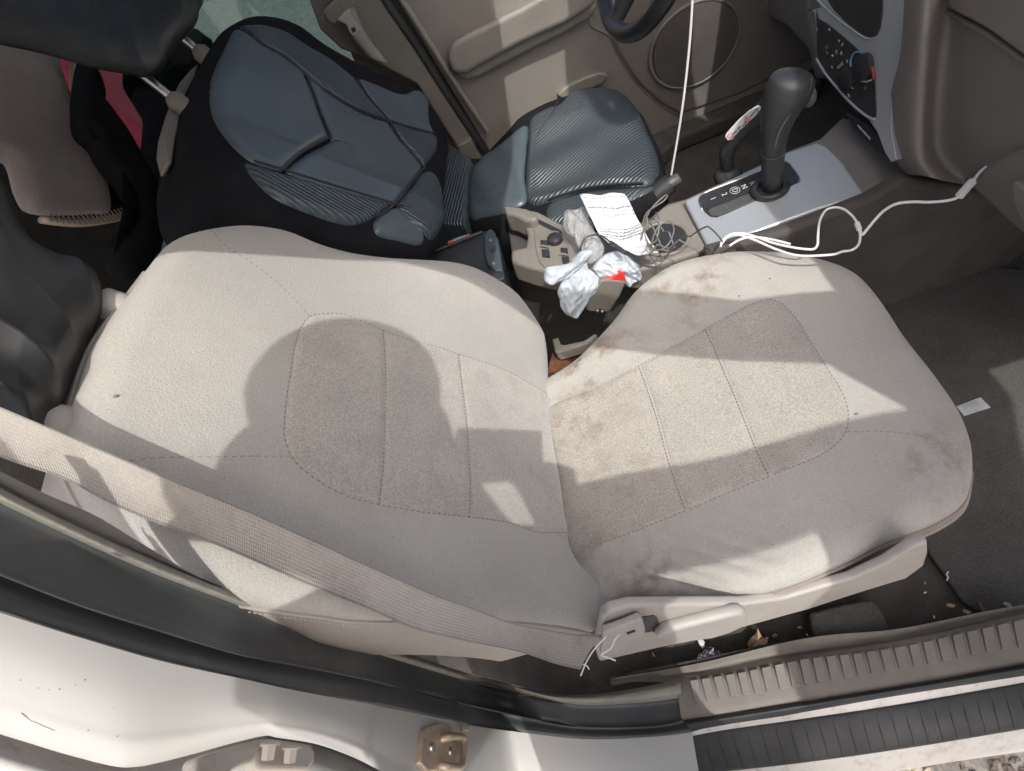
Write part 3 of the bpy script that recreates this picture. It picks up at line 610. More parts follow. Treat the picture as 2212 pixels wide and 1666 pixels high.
# striker and hinge
stk = thing('striker', 'rusty metal door striker loop bolted to the white pillar', 'striker', bp(b1([(900, 1080)]))[0])
def frame_at(p, off=0):
    P = bp([p, (p[0]+8, p[1]), (p[0], p[1]+8)], off); a = P[1]-P[0]; b = P[2]-P[0]; N = np.cross(b, a); N /= np.linalg.norm(N)
    if N@(CAM-P[0]) < 0: N = -N
    return P[0], N
_, SN = frame_at(b1([(900, 1080)])[0])
prism('striker_plate', bp(b1([(762, 1010), (785, 945), (870, 912), (940, 928), (958, 980), (1020, 1000), (1022, 1190), (985, 1218), (800, 1222), (752, 1170)]), -.012), SN, .008, M_zinc, stk, bevel=.002)
tube('striker_loop', catmull(np.vstack([bp(b1([(885, 1022)]), -.012), bp(b1([(930, 1008), (1000, 1005), (1028, 1030), (1026, 1100), (1015, 1175), (985, 1200), (920, 1195)]), -.030), bp(b1([(875, 1190)]), -.012)]), 40), .0048, M_zinc, stk, 10)
for q in b1([(822, 1072), (940, 1098)]):
    P, N = frame_at(q, -.013); V, F = tube_geo([P-N*.002, P+N*.0022], [.0058, .0052], 16); mesh('screw', V, F, M_steel, stk, None, True, 40)
    V, F = tube_geo([P+N*.002, P+N*.0026], [.0026, .0026], 6); mesh('screw_socket', V, F, M_zinc, stk, None, False)
P, N = frame_at(b1([(1032, 952)])[0], -.01); mb = MB(); mb.box(P, (.007, .007, .014)); mb.build('body_clip', M_zinc, car, bevel=.001)
hg = thing('door_hinge', 'cream painted rear door hinge with two hex bolts on the white pillar', 'hinge', bp(c8([(1800, 1100)]))[0])
_, HN = frame_at(c8([(1750, 1090)])[0])
prism('hinge_plate', bp(c8([(1625, 1080), (1640, 1022), (1720, 1014), (1960, 1052), (1988, 1095), (1984, 1165), (1940, 1215), (1650, 1210), (1610, 1190)]), -.02), HN, .012, M_cream, hg, bevel=.003)
prism('hinge_arm', bp(c8([(1215, 1300), (1240, 1140), (1330, 1105), (1480, 1062), (1640, 1020), (1668, 1035), (1620, 1110), (1600, 1165), (1520, 1190), (1470, 1215), (1420, 1300)]), -.026), HN, .012, M_cream, hg, bevel=.004)
for q in c8([(1690, 1120), (1828, 1140)]):
    P = frame_at(q, -.035)[0]; N = -UP*.92-DIR*.38; V, F = tube_geo([P-N*.008, P-N*.0062], .0072, 20); b_ = mesh('bolt', V, F, M_cream, hg, None, True, 40)
    V, F = tube_geo([P-N*.0065, P+N*.003], [.0053, .0050], 6); mesh('bolt_head', V, F, M_cream, b_, None, False)
# rear passenger door edge below the pillar
FX = [(x, y+2) for x, y in FL[:15]]
rd = thing('rear_passenger_door', 'white rear door edge seen in the gap beside the pillar hinge', 'car door', (-.34, -.76, .5))
ribbon('door_edge', [bp(FX, .125), bp([(x, y+18) for x, y in FX], .11), bp([(x, y+60) for x, y in FX], .10), bp([(x, y+140) for x, y in FX], .11)], M_whited, rd, 80, 4)
ribbon('gap_seal', [bp([(x, y-12) for x, y in FX], .155), bp([(x, y+120) for x, y in FX], .165)], M_rubd, rd, 60, 1)

# ------------------------------------------------------------------ driver seat (black cover)
DF = Frame((-.03, .37, .31), (0, 1, 0), (-math.sin(SA), 0, math.cos(SA)))
def hD(u, v): return .015*(1-np.clip((u/.25)**2, 0, 1)) + .04*np.clip(np.abs(u)/.24, 0, 1.1)**3*np.exp(-((v-.2)/.22)**2) - .08*np.clip(v-.42, 0, 1)**2/.2
DC = Frame((0, .37, .295), (1, 0, .04), (0, 1, 0))
def hDC(u, v): return .02*np.clip(1-((u-.22)/.32)**2, -1, 1) + .015*np.clip(np.abs(v)/.24, 0, 1.1)**2.5
ds = thing('front_seat', 'driver seat in black ribbed leatherette cover with grey blue sky sheen put into its colour', 'car seat', (.15, .37, 0))
do = c2([(420, 65), (500, 35), (600, 40), (700, 65), (830, 120), (900, 165), (1000, 240), (1130, 310), (1250, 370), (1350, 410), (1480, 455), (1600, 530), (1700, 620), (1780, 740), (1830, 860), (1858, 950), (1850, 1050), (1838, 1200), (1830, 1450), (1760, 1640), (1600, 1650), (1300, 1600), (900, 1520), (600, 1420), (450, 1330), (270, 1250), (140, 1120), (85, 900), (95, 720), (130, 500), (220, 320), (300, 180), (350, 110)])
dbk, HD, dpoly = pillow('backrest', DF, do, hD, M_black, ds, rh=.05, rv=.045, depth=.10, inset=.01, n=220, K=46)
wr = lambda U, d: .0013*wob(U, .06)*np.clip(d/.03, 0, 1)
for nm, pts, m in (('cover_panel', [(380, 210), (410, 208), (560, 312), (710, 395), (845, 505), (850, 515), (900, 630), (955, 780), (1015, 928), (1012, 934), (900, 990), (780, 1070), (702, 1145), (690, 1143), (500, 1080), (350, 950), (250, 800), (222, 600), (262, 450), (320, 330)], M_leat),
                   ('ribbed_panel', [(425, 192), (480, 176), (600, 180), (730, 225), (860, 310), (1000, 390), (1110, 475), (1185, 535), (1190, 545), (1260, 660), (1395, 805), (1388, 806), (1200, 738), (1000, 618), (868, 512), (710, 388), (560, 302)], M_carb),
                   ('cover_panel', [(1198, 538), (1300, 560), (1500, 630), (1600, 660), (1680, 800), (1708, 895), (1700, 898), (1560, 860), (1412, 812), (1280, 680)], M_leat),
                   ('cover_panel', [(862, 528), (1000, 632), (1200, 752), (1395, 818), (1402, 824), (1480, 945), (1560, 1038), (1632, 1128), (1632, 1136), (1550, 1240), (1448, 1368), (1440, 1368), (1200, 1306), (900, 1218), (718, 1148), (722, 1142), (800, 1072), (1018, 945), (1022, 932), (950, 750)], M_leat),
                   ('ribbed_panel', [(1425, 822), (1560, 868), (1712, 905), (1730, 1000), (1650, 1112), (1640, 1112), (1560, 1020), (1480, 930)], M_carb),
                   ('ribbed_panel', [(450, 1085), (500, 1098), (700, 1160), (1000, 1244), (1425, 1372), (1425, 1380), (1300, 1460), (1150, 1500), (900, 1430), (650, 1320), (500, 1180)], M_carb),
                   ('ribbed_panel', [(1460, 1372), (1560, 1250), (1642, 1145), (1720, 1180), (1765, 1350), (1755, 1500), (1690, 1600), (1560, 1480)], M_carb),
                   ('cover_panel', [(1320, 1462), (1440, 1385), (1550, 1480), (1640, 1570), (1620, 1630), (1500, 1610), (1330, 1560)], M_leat)):
    patch(nm, DF, c2(pts), HD, m, ds, rise=.012, r=.016, n=150, K=30, sink=.003, disp=wr)
mb = MB()
for L in ([(845, 505), (900, 630), (955, 780), (1018, 930)], [(1018, 930), (900, 990), (780, 1070), (702, 1145)], [(1192, 540), (1280, 675), (1400, 812), (1480, 940), (1560, 1030), (1638, 1128)], [(1638, 1130), (1550, 1240), (1440, 1372), (1310, 1462)]):
    seam_tube(mb, DF, c2(L), HD, .0019, .0075)
for L in ([(420, 200), (560, 308), (710, 392), (862, 520), (1000, 625), (1200, 745), (1400, 815), (1560, 864), (1712, 902)], [(500, 1090), (702, 1150), (1000, 1240), (1440, 1372), (1560, 1400)]):
    seam_tube(mb, DF, c2(L), HD, .0015, .0075)
mb.build('cover_seams', M_bkpl, ds)
# pale back shell peeping out at the left edge of the cover
prism('back_shell', DF.pos(*DF.hit(c2([(200, 260), (250, 225), (180, 480), (110, 700), (90, 870), (60, 860), (28, 740), (35, 640), (80, 480), (130, 340)])).T, np.full(10, -.06)), DF.N, .03, M_plas2, ds, bevel=.006)
prism('seat_bridge', DC.pos(*DC.hit(c3([(120, 1050), (260, 1140), (340, 1200), (310, 1400), (300, 1690), (120, 1690)])).T, np.full(6, .02)), DC.N, .1, M_carb, ds, bevel=.01)
dco = c3([(290, 1640), (280, 1480), (290, 1310), (350, 1180), (430, 1060), (560, 920), (650, 820), (800, 730), (960, 665), (1100, 630), (1270, 622), (1400, 640), (1500, 700), (1580, 780), (1640, 900), (1700, 1020), (1730, 1130), (1738, 1240), (1725, 1330), (1650, 1430), (1400, 1540), (1000, 1680), (600, 1720)])
dcu, HDC, dcp = pillow('seat_cushion', DC, dco, hDC, M_black, ds, rh=.045, rv=.04, depth=.10, inset=.01, n=220, K=46)
fold = lambda U, d: (.0035*wob(U, .045)+.004*np.sin((U[:, 0]*.75+U[:, 1]*.66)*75+2.5*wob(U, .12, 6))*smooth((.19-U[:, 0])/.15))*np.clip(d/.03, 0, 1)
patch('ribbed_panel', DC, c3([(760, 900), (900, 800), (990, 770), (1150, 710), (1300, 680), (1400, 695), (1500, 760), (1570, 850), (1620, 970), (1680, 1100), (1710, 1240), (1690, 1310), (1600, 1365), (1300, 1385), (1120, 1415), (900, 1490), (750, 1500), (730, 1300), (745, 1100)]), HDC, M_carb2, ds, rise=.016, r=.02, n=180, K=40, sink=.003, disp=fold)
patch('cover_panel', DC, c3([(740, 930), (735, 1100), (720, 1300), (735, 1480), (600, 1560), (420, 1600), (320, 1600), (315, 1400), (370, 1230), (480, 1120), (600, 1020)]), HDC, M_leat, ds, rise=.014, r=.02, n=160, K=34, sink=.003, disp=fold)
patch('ribbed_panel', DC, c3([(1120, 1425), (1300, 1395), (1600, 1375), (1690, 1330), (1640, 1420), (1400, 1530), (1100, 1640), (900, 1650), (900, 1500)]), HDC, M_carb2, ds, rise=.006, r=.015, n=140, K=26, sink=.003)
mb = MB(); seam_tube(mb, DC, c3([(900, 1490), (1120, 1418), (1300, 1388), (1600, 1370)]), HDC, .0022, .009); mb.build('cover_seam', M_bkpl, ds); mb = MB(); seam_tube(mb, DC, c3([(975, 770), (930, 870), (860, 960), (820, 1040)]), HDC, .0016, .012); mb.build('cover_seam', M_bkpl, ds)
# steel posts and guides between backrest and headrest
for a, b in ((c1([(1390, 190)])[0], c1([(1295, 108)])[0]), (c1([(1235, 492)])[0], c1([(1088, 372)])[0])):
    fa = DF.hit([a])[0]; fb = DF.hit([b])[0]; P = DF.pos(np.array([fa[0], fb[0]]), np.array([fa[1], fb[1]]), np.array([-.05, -.05])); v = (P[1]-P[0])/np.linalg.norm(P[1]-P[0])
    tube('headrest_post', [P[0]-v*.03, P[1]+v*.05], .0065, M_steel, ds, 12); V, F = tube_geo([P[0]-v*.035, P[0]+v*.004, P[0]+v*.012], [.016, .015, .009], 14); mesh('post_guide', V, F, M_plas2, ds)

# ------------------------------------------------------------------ black covered headrests
def blob(name, fr, px, m, off=0, rh=.06, rv=.05, depth=.05, amp=.0, sc_=.06, ang=0, fr2=26, parent=None, n=150, K=36, uvpoly=None):
    O = fr.hit(px); 
    f = Frame(fr.O+fr.N*off, fr.U, fr.V); O = f.hit(px)
    def dsp(P, d):
        u = (P-f.O)@f.U; v = (P-f.O)@f.V; ph = u*math.cos(ang)+v*math.sin(ang)
        X = np.stack([u, v], 1)
        return amp*((.6-1.5*np.abs(np.sin(ph*fr2*1.1+2.2*wob(X, .10, 6)))**.85*(.6+.5*wob(X, .07, 5)))+wob(X, sc_)*.5)*np.clip(d/.02, .15, 1)
    return pillow(name, f, O, lambda u, v: np.zeros(len(u)), m, parent, rh, rv, depth, .02, n, K, px=False, disp=dsp, close=True)[0]
hr2 = thing('driver_headrest', 'black satin covered headrest of the driver seat at top left', 'headrest', (-.45, .2, .95))
blob('headrest_cover', DF, [(-90, -70), (200, -70), (432, -30), (440, 5), (430, 36), (385, 85), (362, 124), (335, 141), (290, 134), (215, 118), (100, 84), (0, 60), (-90, 30)], M_satin, -.005, .05, .022, .006, .0028, .05, 1.9, 50, hr2, n=200, K=60)
hr1 = thing('passenger_headrest', 'black satin covered headrest of the passenger seat with hanging folds at left edge', 'headrest', (-.42, -.37, .98))
blob('headrest_cover', BF, [(-110, 270), (-30, 300), (0, 312), (30, 349), (66, 412), (93, 471), (130, 498), (190, 518), (238, 545), (254, 590), (250, 625), (235, 665), (205, 725), (165, 830), (138, 856), (116, 897), (92, 926), (0, 884), (-110, 850)], M_satin, .0, .05, .05, .05, .010, .05, -.75, 56, hr1, n=260, K=90)
# ------------------------------------------------------------------ rear cabin
def ypoly(name, px, y, nrm, dep, m, parent, bev=.0): return prism(name, on(px, 1, y), nrm, dep, m, parent, bev)
rs = thing('rear_seat', 'dark rear bench seat in shade behind the front seats', 'car seat', (-1.0, 0, 0))
mb = MB(); mb.box((-1.0, 0, .42), (.16, 1.34, .85)); mb.build('bench_backrest', M_carpet, rs, bevel=.04)  # dark colour stands in for the darkness of the rear cabin
mb = MB(); mb.box((-.72, 0, .17), (.46, 1.34, .30)); mb.build('bench_cushion', M_carpet, rs, bevel=.04)
XF = Frame((-.66, 0, .75), (0, 1, 0), (-.35, 0, .94))
cov = thing('suede_seat_cover', 'beige suede seat cover with black border and whip stitched edge hanging behind the passenger headrest', 'seat cover', (-.66, -.1, .5))
M_suede = mat('suede', (.30, .255, .23), .9, var=.1, vs=12, sheen=.4, fine=.15, fs=300)
M_tan = mat('tan_edge', (.46, .39, .28), .8, var=.15, vs=60)
blob('cover_panel', XF, c1([(-200, -120), (0, -60), (220, 110), (380, 290), (450, 480), (510, 670), (640, 850), (695, 970), (730, 1150), (745, 1330), (620, 1345), (480, 1352), (240, 1342), (150, 1250), (60, 1000), (-200, 900)]), M_suede, .02, .03, .02, .02, .004, .12, 0, 8, cov)
blob('border', XF, c1([(300, 420), (520, 640), (660, 820), (740, 980), (850, 1150), (890, 1260), (880, 1330), (740, 1395), (480, 1420), (240, 1400), (180, 1280), (300, 1100)]), M_black, -.01, .02, .015, .02, 0, .1, 0, 8, cov)
E1 = c1([(272, 1432), (400, 1450), (520, 1455), (650, 1440), (780, 1412), (880, 1365), (912, 1320), (905, 1270), (875, 1215)])
E2 = c1([(365, 335), (440, 310), (475, 330), (478, 450), (480, 560), (495, 680)])
for k, (E, dep) in enumerate(((E1, .02), (E2, .055))):
    fe = Frame(XF.O+XF.N*dep, XF.U, XF.V); U = fe.hit(E); P = catmull(fe.pos(U[:, 0], U[:, 1], np.zeros(len(U))), 60)
    V, F = tube_geo(P, np.full((60, 2), (.013, .006)), 10); mesh('tan_edging', V, F, M_tan, cov)
    mb = MB(); T = np.gradient(P, axis=0); T /= np.linalg.norm(T, axis=1)[:, None]
    for i in range(1, 58):
        c = P[i]; s = np.cross(T[i], XF.N); q = c+XF.N*.011; mb.tube([q-s*.010+T[i]*.003*(-1)**i, q+s*.010-T[i]*.003*(-1)**i], .0011, 4)
    mb.build('whip_stitching', M_thr, cov)
blk = thing('black_cloth_drape', 'black cloth draped between the two front headrests over the beige suede cover', 'cloth', (-.6, .1, .4))
XG = Frame((-.60, .1, .75), (0, 1, 0), (-.30, 0, .95))
blob('drape', XG, c1([(540, 350), (640, 350), (668, 560), (780, 705), (900, 880), (1000, 1050), (1080, 1200), (1130, 1430), (1070, 1640), (960, 1760), (800, 1760), (780, 1600), (905, 1420), (925, 1310), (880, 1190), (700, 960), (640, 850), (510, 690)]), M_black, .03, .03, .02, .03, .005, .05, .2, 22, blk)
dk = thing('rear_shade_patch', 'black sheet standing in for the darkness behind the driver backrest', 'shade patch', (-.62, .3, .4))  # black sheet added where only rear cabin darkness lies
XH = Frame((-.64, .3, .6), (0, 1, 0), (-.30, 0, .95))
blob('rear_shade_sheet', XH, c1([(860, 380), (1080, 300), (1250, 150), (1330, 200), (1420, 300), (1400, 800), (1500, 1100), (1560, 1290), (1400, 1330), (1150, 1440), (1110, 1640), (1000, 1640), (1060, 1200), (990, 980), (1002, 690), (955, 590)]), M_black, 0, .04, .03, .03, .006, .06, .2, 15, dk)
# rear driver side door with window, and a red car outside
rdd = thing('rear_driver_door', 'rear door on the driver side with tinted window and grey green panel', 'car door', (-.9, .72, .1))
M_glass = bpy.data.materials.new('tinted_window'); M_glass.use_nodes = True; _t = M_glass.node_tree; _t.nodes.remove(_t.nodes['Principled BSDF'])
_a = _t.nodes.new('ShaderNodeBsdfTransparent'); _a.inputs[0].default_value = (.30, .37, .37, 1); _b = _t.nodes.new('ShaderNodeBsdfGlossy'); _b.inputs['Roughness'].default_value = .05; _m = _t.nodes.new('ShaderNodeMixShader'); _m.inputs[0].default_value = .06
_t.links.new(_a.outputs[0], _m.inputs[1]); _t.links.new(_b.outputs[0], _m.inputs[2]); _t.links.new(_m.outputs[0], _t.nodes['Material Output'].inputs[0])
M_gg = mat('grey_green_door_trim', (.17, .17, .14), .6, var=.1)  # the panel's own grey green colour
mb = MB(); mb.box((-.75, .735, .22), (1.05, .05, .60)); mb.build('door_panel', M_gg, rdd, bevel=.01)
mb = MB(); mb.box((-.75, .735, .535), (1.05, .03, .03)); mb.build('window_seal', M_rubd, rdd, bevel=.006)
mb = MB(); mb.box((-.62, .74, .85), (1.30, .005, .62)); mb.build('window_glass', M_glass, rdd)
rc = thing('red_car', 'red car parked outside beyond the rear side window', 'car', (-4.6, 3.2, -.5))
prof = [(-4.2, -.2), (-4.15, .25), (-3.2, .42), (-2.6, .9), (-1.2, .92), (-.5, .45), (.3, .36), (.4, -.2)]
prism('body', [(x-2.2, 2.6, z) for x, z in prof], (0, -1, 0), 1.7, mat('red_car_paint', (.72, .05, .11), .3, coat=.5), rc, bevel=.08)
prism('side_window', [(x-2.2, 2.595, z) for x, z in [(-3.0, .45), (-2.5, .82), (-1.3, .84), (-.75, .45)]], (0, -1, 0), .03, M_rubd, rc)
for wx in (-5.5, -2.6): V, F = tube_geo([(wx, 2.56, -.2), (wx, 2.8, -.2)], .31, 24); mesh('wheel', V, F, M_rubd, rc, None, True, 40)
# things wedged behind the passenger backrest
M_denim = mat('blue_denim', (.10, .16, .22), .9, var=.3, vs=40, bump=.6, bs=300)
den = tag(blob('denim_cloth', Frame((-.42, -.02, .5), (0, 1, 0), (-.3, 0, .95)), [(370, 500), (378, 478), (410, 468), (450, 462), (500, 452), (520, 470), (500, 500), (420, 530), (370, 530)], M_denim, 0, .02, .02, .03, .004, .03, .5, 40), 'crumpled blue denim cloth tucked behind the passenger backrest', 'cloth')
rag = tag(blob('dirty_rag', Frame((-.46, .02, .5), (0, 1, 0), (-.3, 0, .95)), [(418, 466), (430, 445), (460, 432), (500, 425), (520, 432), (515, 448), (480, 458), (450, 466)], mat('dirty_white_cloth', (.42, .40, .36), .9, var=.5, vs=60, dirt=((.06, .06, .06), .9, 50)), 0, .012, .01, .02, .004, .02, .5, 60), 'dirty white rag lying on the blue denim behind the seat', 'rag')

# ------------------------------------------------------------------ driver door and pillar
dd = thing('driver_door', 'beige driver door panel with padded armrest and round speaker grille', 'car door', (.4, .72, .1))
YD = .69
M_door = mat('door_trim', (.285, .262, .228), .5, var=.06, bump=.2, bs=1100, dirt=((.16, .14, .115), .3, 9))
V = []; n = 70; m_ = 40
quad = on([(845, -60), (2100, -60), (2100, 330), (1040, 300)], 1, YD)
poly = on([(820, -60), (1050, 318), (1150, 480), (2150, 420), (2150, -60)], 1, YD)
prism('door_panel', poly, (0, -1, 0), .05, M_door, dd, bevel=.008)
arm = on(c3([(158, 440), (165, 370), (200, 312), (280, 265), (400, 205), (560, 125), (700, 55), (810, -10), (900, -60), (1245, -60), (1245, 35), (1130, 110), (1000, 185), (850, 250), (700, 318), (550, 400), (400, 480), (300, 545), (220, 545), (185, 515)]), 1, YD-.055)
prism('armrest', arm, (0, -1, .35), .07, M_door, dd, bevel=.022, seg=5)
arm2 = on(c3([(215, 560), (300, 590), (380, 570), (550, 480), (800, 350), (1000, 250), (1180, 150), (1245, 90), (1245, 30), (900, 190), (500, 400), (250, 520)]), 1, YD-.03)
prism('armrest_base', arm2, (0, -1, .2), .04, M_door, dd, bevel=.012, seg=4)
tube('panel_seam', catmull(on(c3([(1175, 60), (1210, 190), (1340, 265), (1400, 390), (1500, 550), (1580, 650), (1720, 770), (1850, 850)]), 1, YD-.001), 60), .0022, M_dash, dd, 6)
prism('lower_panel', on(c3([(1250, 40), (1340, 265), (1400, 390), (1500, 550), (1580, 650), (1720, 770), (1860, 850), (2300, 700), (2900, 400), (2900, -200), (1250, -200)]), 1, YD-.006), (0, -1, .05), .03, M_dash, dd, bevel=.01)
cS = on(c3([(1965, 335)]), 1, YD-.008)[0]; a = np.linspace(0, 2*math.pi, 49)
tube('speaker_ring', np.stack([cS[0]+.118*np.cos(a), np.full(49, cS[1]-.002), cS[2]+.105*np.sin(a)], 1), .0045, M_dash, dd, 8)
V, F = tube_geo([cS+np.array([0, .01, 0]), cS+np.array([0, -.004, 0]), cS+np.array([0, -.007, 0])], [.112, .108, .07], 40)
M_grille = mat('speaker_grille', (.13, .117, .105), .6, bump=.8, bs=900)
mesh('speaker_grille', V, F, M_grille, dd, None, True, 50)
prism('map_pocket', on(c3([(960, 700), (1040, 625), (1150, 575), (1260, 533), (1325, 540), (1338, 570), (1290, 625), (1150, 680), (1000, 740)]), 1, YD-.02), (0, -1, .3), .03, M_door, dd, bevel=.008)
tube('door_weatherstrip', on([(795, -60), (845, 20), (900, 100), (960, 195), (1020, 287), (1050, 330)], 1, YD-.012), .011, M_rubd, dd, 10)
tube('door_edge_bead', on([(840, -40), (880, 18), (940, 112), (1005, 212), (1052, 282)], 1, YD-.02), .007, M_door, dd, 10)
ds2 = thing('driver_sill', 'dark sill trim along the bottom of the driver door', 'sill', (.6, .68, 0))
prism('sill_trim', on(c3([(1560, 960), (1660, 935), (1850, 850), (2212, 700), (2500, 590), (2900, 440), (2900, 600), (2212, 860), (1850, 1010), (1735, 1120), (1640, 1130)]), 2, .05), (0, 0, 1), .05, M_mat, ds2, bevel=.01)
bpil = thing('driver_pillar', 'beige door pillar trim beside the driver backrest', 'pillar', (-.05, .68, .2))
prism('pillar_trim', on(c2([(1045, -100), (1300, -100), (1390, 0), (1990, 930), (1990, 1060), (1880, 1062), (1855, 960), (1600, 560), (1260, 385), (1190, 290), (1090, 70)]), 1, .672), (0, -1, 0), .03, M_plas2, bpil, bevel=.006)
prism('pillar_foot', on(c2([(1870, 970), (1960, 925), (2000, 1010), (2040, 1060), (1900, 1065)]), 1, .655), (0, -1, 0), .02, M_plas2, bpil, bevel=.004)
prism('pillar_recess', on(c2([(850, -100), (1050, -100), (1100, 70), (1270, 385), (1100, 330), (960, 200)]), 1, .70), (0, -1, 0), .03, M_dash, bpil, bevel=.004)
db = thing('driver_seat_belt', 'driver seat belt with pale metal latch plate hanging on the far door pillar', 'seat belt', (-.15, .64, .7))
A = on(c2([(1000, -120), (1080, 60), (1170, 240), (1290, 380)]), 1, .655); B = on(c2([(1120, -120), (1190, 40), (1270, 220), (1420, 420)]), 1, .655)
strap('webbing', A, B, M_belt, db, 40, 6)
prism('latch_cover', on(c2([(978, 85), (1040, 20), (1090, -30), (1170, -20), (1190, 35), (1130, 90), (1060, 165), (1012, 152)]), 1, .635), (0, -1, 0), .014, M_plas2, db, bevel=.004)
prism('latch_plate', on(c2([(1072, 132), (1120, 80), (1155, 55), (1165, 105), (1190, 150), (1215, 195), (1200, 222), (1175, 240), (1155, 215), (1135, 165), (1105, 150)]), 1, .628), (0, -1, 0), .004, M_plas, db, bevel=.001)
prism('latch_slot', on(c2([(1162, 190), (1186, 178), (1198, 205), (1176, 220)]), 1, .6275), (0, -1, 0), .002, M_bkpl, db)
bpw = thing('driver_body_side', 'body side behind the driver seat closing the gap under the door pillar', 'car body', (-.1, .75, 0))
mb = MB(); mb.box((.25, .765, .10), (1.7, .05, .60)); mb.build('rocker', M_dash, bpw, bevel=.01)
prism('pillar_inner', on([(700, -100), (1000, -100), (1180, 330), (1120, 520), (900, 420), (760, 120)], 1, .735), (0, -1, 0), .03, M_dash, bpw)
# ------------------------------------------------------------------ steering wheel
sw = thing('steering_wheel', 'black glossy steering wheel rim cut by the top of the picture', 'steering wheel', (.45, .37, .7))
wc = on([(1326, 55)], 1, .37)[0]; ax = np.array([.42, 0, .9]); ax /= np.linalg.norm(ax)      # wheel axis points up and back to the driver
ax = np.array([-.87, 0, .5]); e1 = np.array([0, 1.0, 0]); e2 = np.cross(ax, e1); e2 *= np.sign(e2[2]); ctr = wc + e2*.185
a = np.linspace(0, 2*math.pi, 73)
M_wheel = mat('wheel_leather', (.016, .016, .017), .38, var=.2, spec=.5)
tube('rim', ctr + np.outer(np.cos(a), e1)*.185 + np.outer(np.sin(a), e2)*.185, .0165, M_wheel, sw, 14)
for q in (-2.6, -.55, math.pi/2*3): 
    d_ = math.cos(q)*e1+math.sin(q)*e2; tube('spoke', [ctr-ax*.03, ctr+d_*.09-ax*.015, ctr+d_*.18], [.028, .02, .014], M_bkpl, sw, 10)
V, F = sphere_geo(ctr-ax*.03, (.075, .075, .03), 18, 10, [e1, e2, ax]); mesh('hub', V, F, M_bkpl, sw)
# ------------------------------------------------------------------ dashboard
dash = thing('dashboard', 'brown grey dashboard with silver framed centre stack and closed glovebox', 'dashboard', (.85, 0, 0))
dl = [[(1950, -60), (1953, 0), (1944, 120), (1925, 200), (1921, 280), (1934, 345), (1960, 378)],
      [(1985, -60), (1985, 0), (1975, 120), (1962, 220), (1960, 290), (1972, 345), (1995, 380)],
      [(2015, -60), (2010, 0), (2000, 140), (1992, 250), (1993, 330), (2010, 365), (2035, 390)],
      [(2034, -60), (2027, 10), (2013, 140), (2005, 260), (2007, 320), (2025, 360), (2060, 395)],
      [(2046, -60), (2042, 40), (2032, 150), (2025, 260), (2030, 330), (2060, 375), (2090, 402)],
      [(2090, -60), (2090, 60), (2090, 160), (2090, 260), (2100, 330), (2125, 390), (2140, 425)],
      [(2330, -60), (2330, 110), (2330, 200), (2330, 300), (2330, 400), (2330, 500), (2330, 560)]]
dx = [.688, .672, .680, .705, .735, .745, .745]
ribbon('dash_face', [on(l, 0, x) for l, x in zip(dl, dx)], M_dash, dash, 60, 6)
mb = MB(); mb.box((.97, 0, .68), (.44, 1.40, .02)); mb.build('dash_top', M_dash, dash)
prism('glovebox_lid', on([(2046, 20), (2085, 38), (2130, 62), (2212, 122), (2330, 205), (2330, -80), (2040, -80)], 0, .725), (-1, 0, .1), .02, M_dash, dash, bevel=.004)
tube('glovebox_edge', on([(2040, 22), (2085, 46), (2130, 70), (2212, 130), (2330, 213)], 0, .738), .004, M_plas2, dash, 8)
c9 = crop(1789, 271, .2604)
prism('lower_panel', on(c9([(1060, 440), (1180, 540), (1300, 650), (1420, 760), (1560, 880), (1700, 960), (2100, 1100), (2100, 100), (1500, 200), (1200, 400)]), 0, .735), (-1, 0, .3), .06, M_dash, dash, bevel=.012)
prism('knee_bracket', on(c9([(1510, 475), (1545, 455), (1590, 490), (1640, 540), (1900, 700), (1900, 900), (1700, 900), (1600, 820), (1530, 640)]), 0, .712), (-1, 0, .3), .04, M_plas2, dash, bevel=.010)
# toe board and dark bulkhead under the dash
mb = MB(); xs = [.95, 1.02, 1.06]; zs = [0.0, .12, .8]
for i in range(2):
    mb.add([(xs[i], -.72, zs[i]), (xs[i], .72, zs[i]), (xs[i+1], .72, zs[i+1]), (xs[i+1], -.72, zs[i+1])], [(0, 1, 2, 3)])
structure(mb.build('bulkhead', M_carpet, None, False))
# centre stack
FS = Frame((.70, .14, .5), (0, -1, 0), (.25, 0, .97))
def fs(px, off=0.0):
    f = Frame(FS.O+FS.N*off, FS.U, FS.V); u = f.hit(px); return f.pos(u[:, 0], u[:, 1], np.zeros(len(u)))
SNn = FS.N if FS.N[0] < 0 else -FS.N
sg = 1 if FS.N[0] < 0 else -1
bz = prism('stack_bezel', fs([(1744, 22), (1752, 20), (1760, 30), (1763, 60), (1766, 100), (1772, 132), (1790, 165), (1820, 205), (1850, 235), (1872, 252), (1895, 285), (1912, 330), (1925, 350), (1936, 345), (1925, 285), (1926, 205), (1945, 120), (1955, 0), (1960, -60), (1735, -60), (1775, 20)], .0), SNn, .03, M_silv, dash, bevel=.004)
prism('radio_face', fs([(1768, -60), (1790, 8), (1800, 22), (1830, 52), (1860, 74), (1878, 82), (1892, 78), (1900, 62), (1905, 30), (1908, -60)], .002*sg), SNn, .01, M_bkpl, dash, bevel=.0015)
clim = prism('climate_panel', fs(b7([(190, 110), (210, 200), (300, 250), (400, 330), (520, 430), (620, 520), (700, 590), (770, 680), (815, 800), (825, 1000), (832, 1200), (825, 1270), (790, 1270), (700, 1210), (560, 1090), (420, 930), (300, 790), (210, 660), (195, 520)]), .0018*sg), SNn, .008, M_bkpl, dash, bevel=.0012)
tube('bezel_highlight', catmull(fs(b7([(195, 630), (300, 800), (430, 955), (560, 1100), (700, 1220), (780, 1270), (815, 1275)]), .0035*sg), 50), .0022, M_silv, dash, 8)
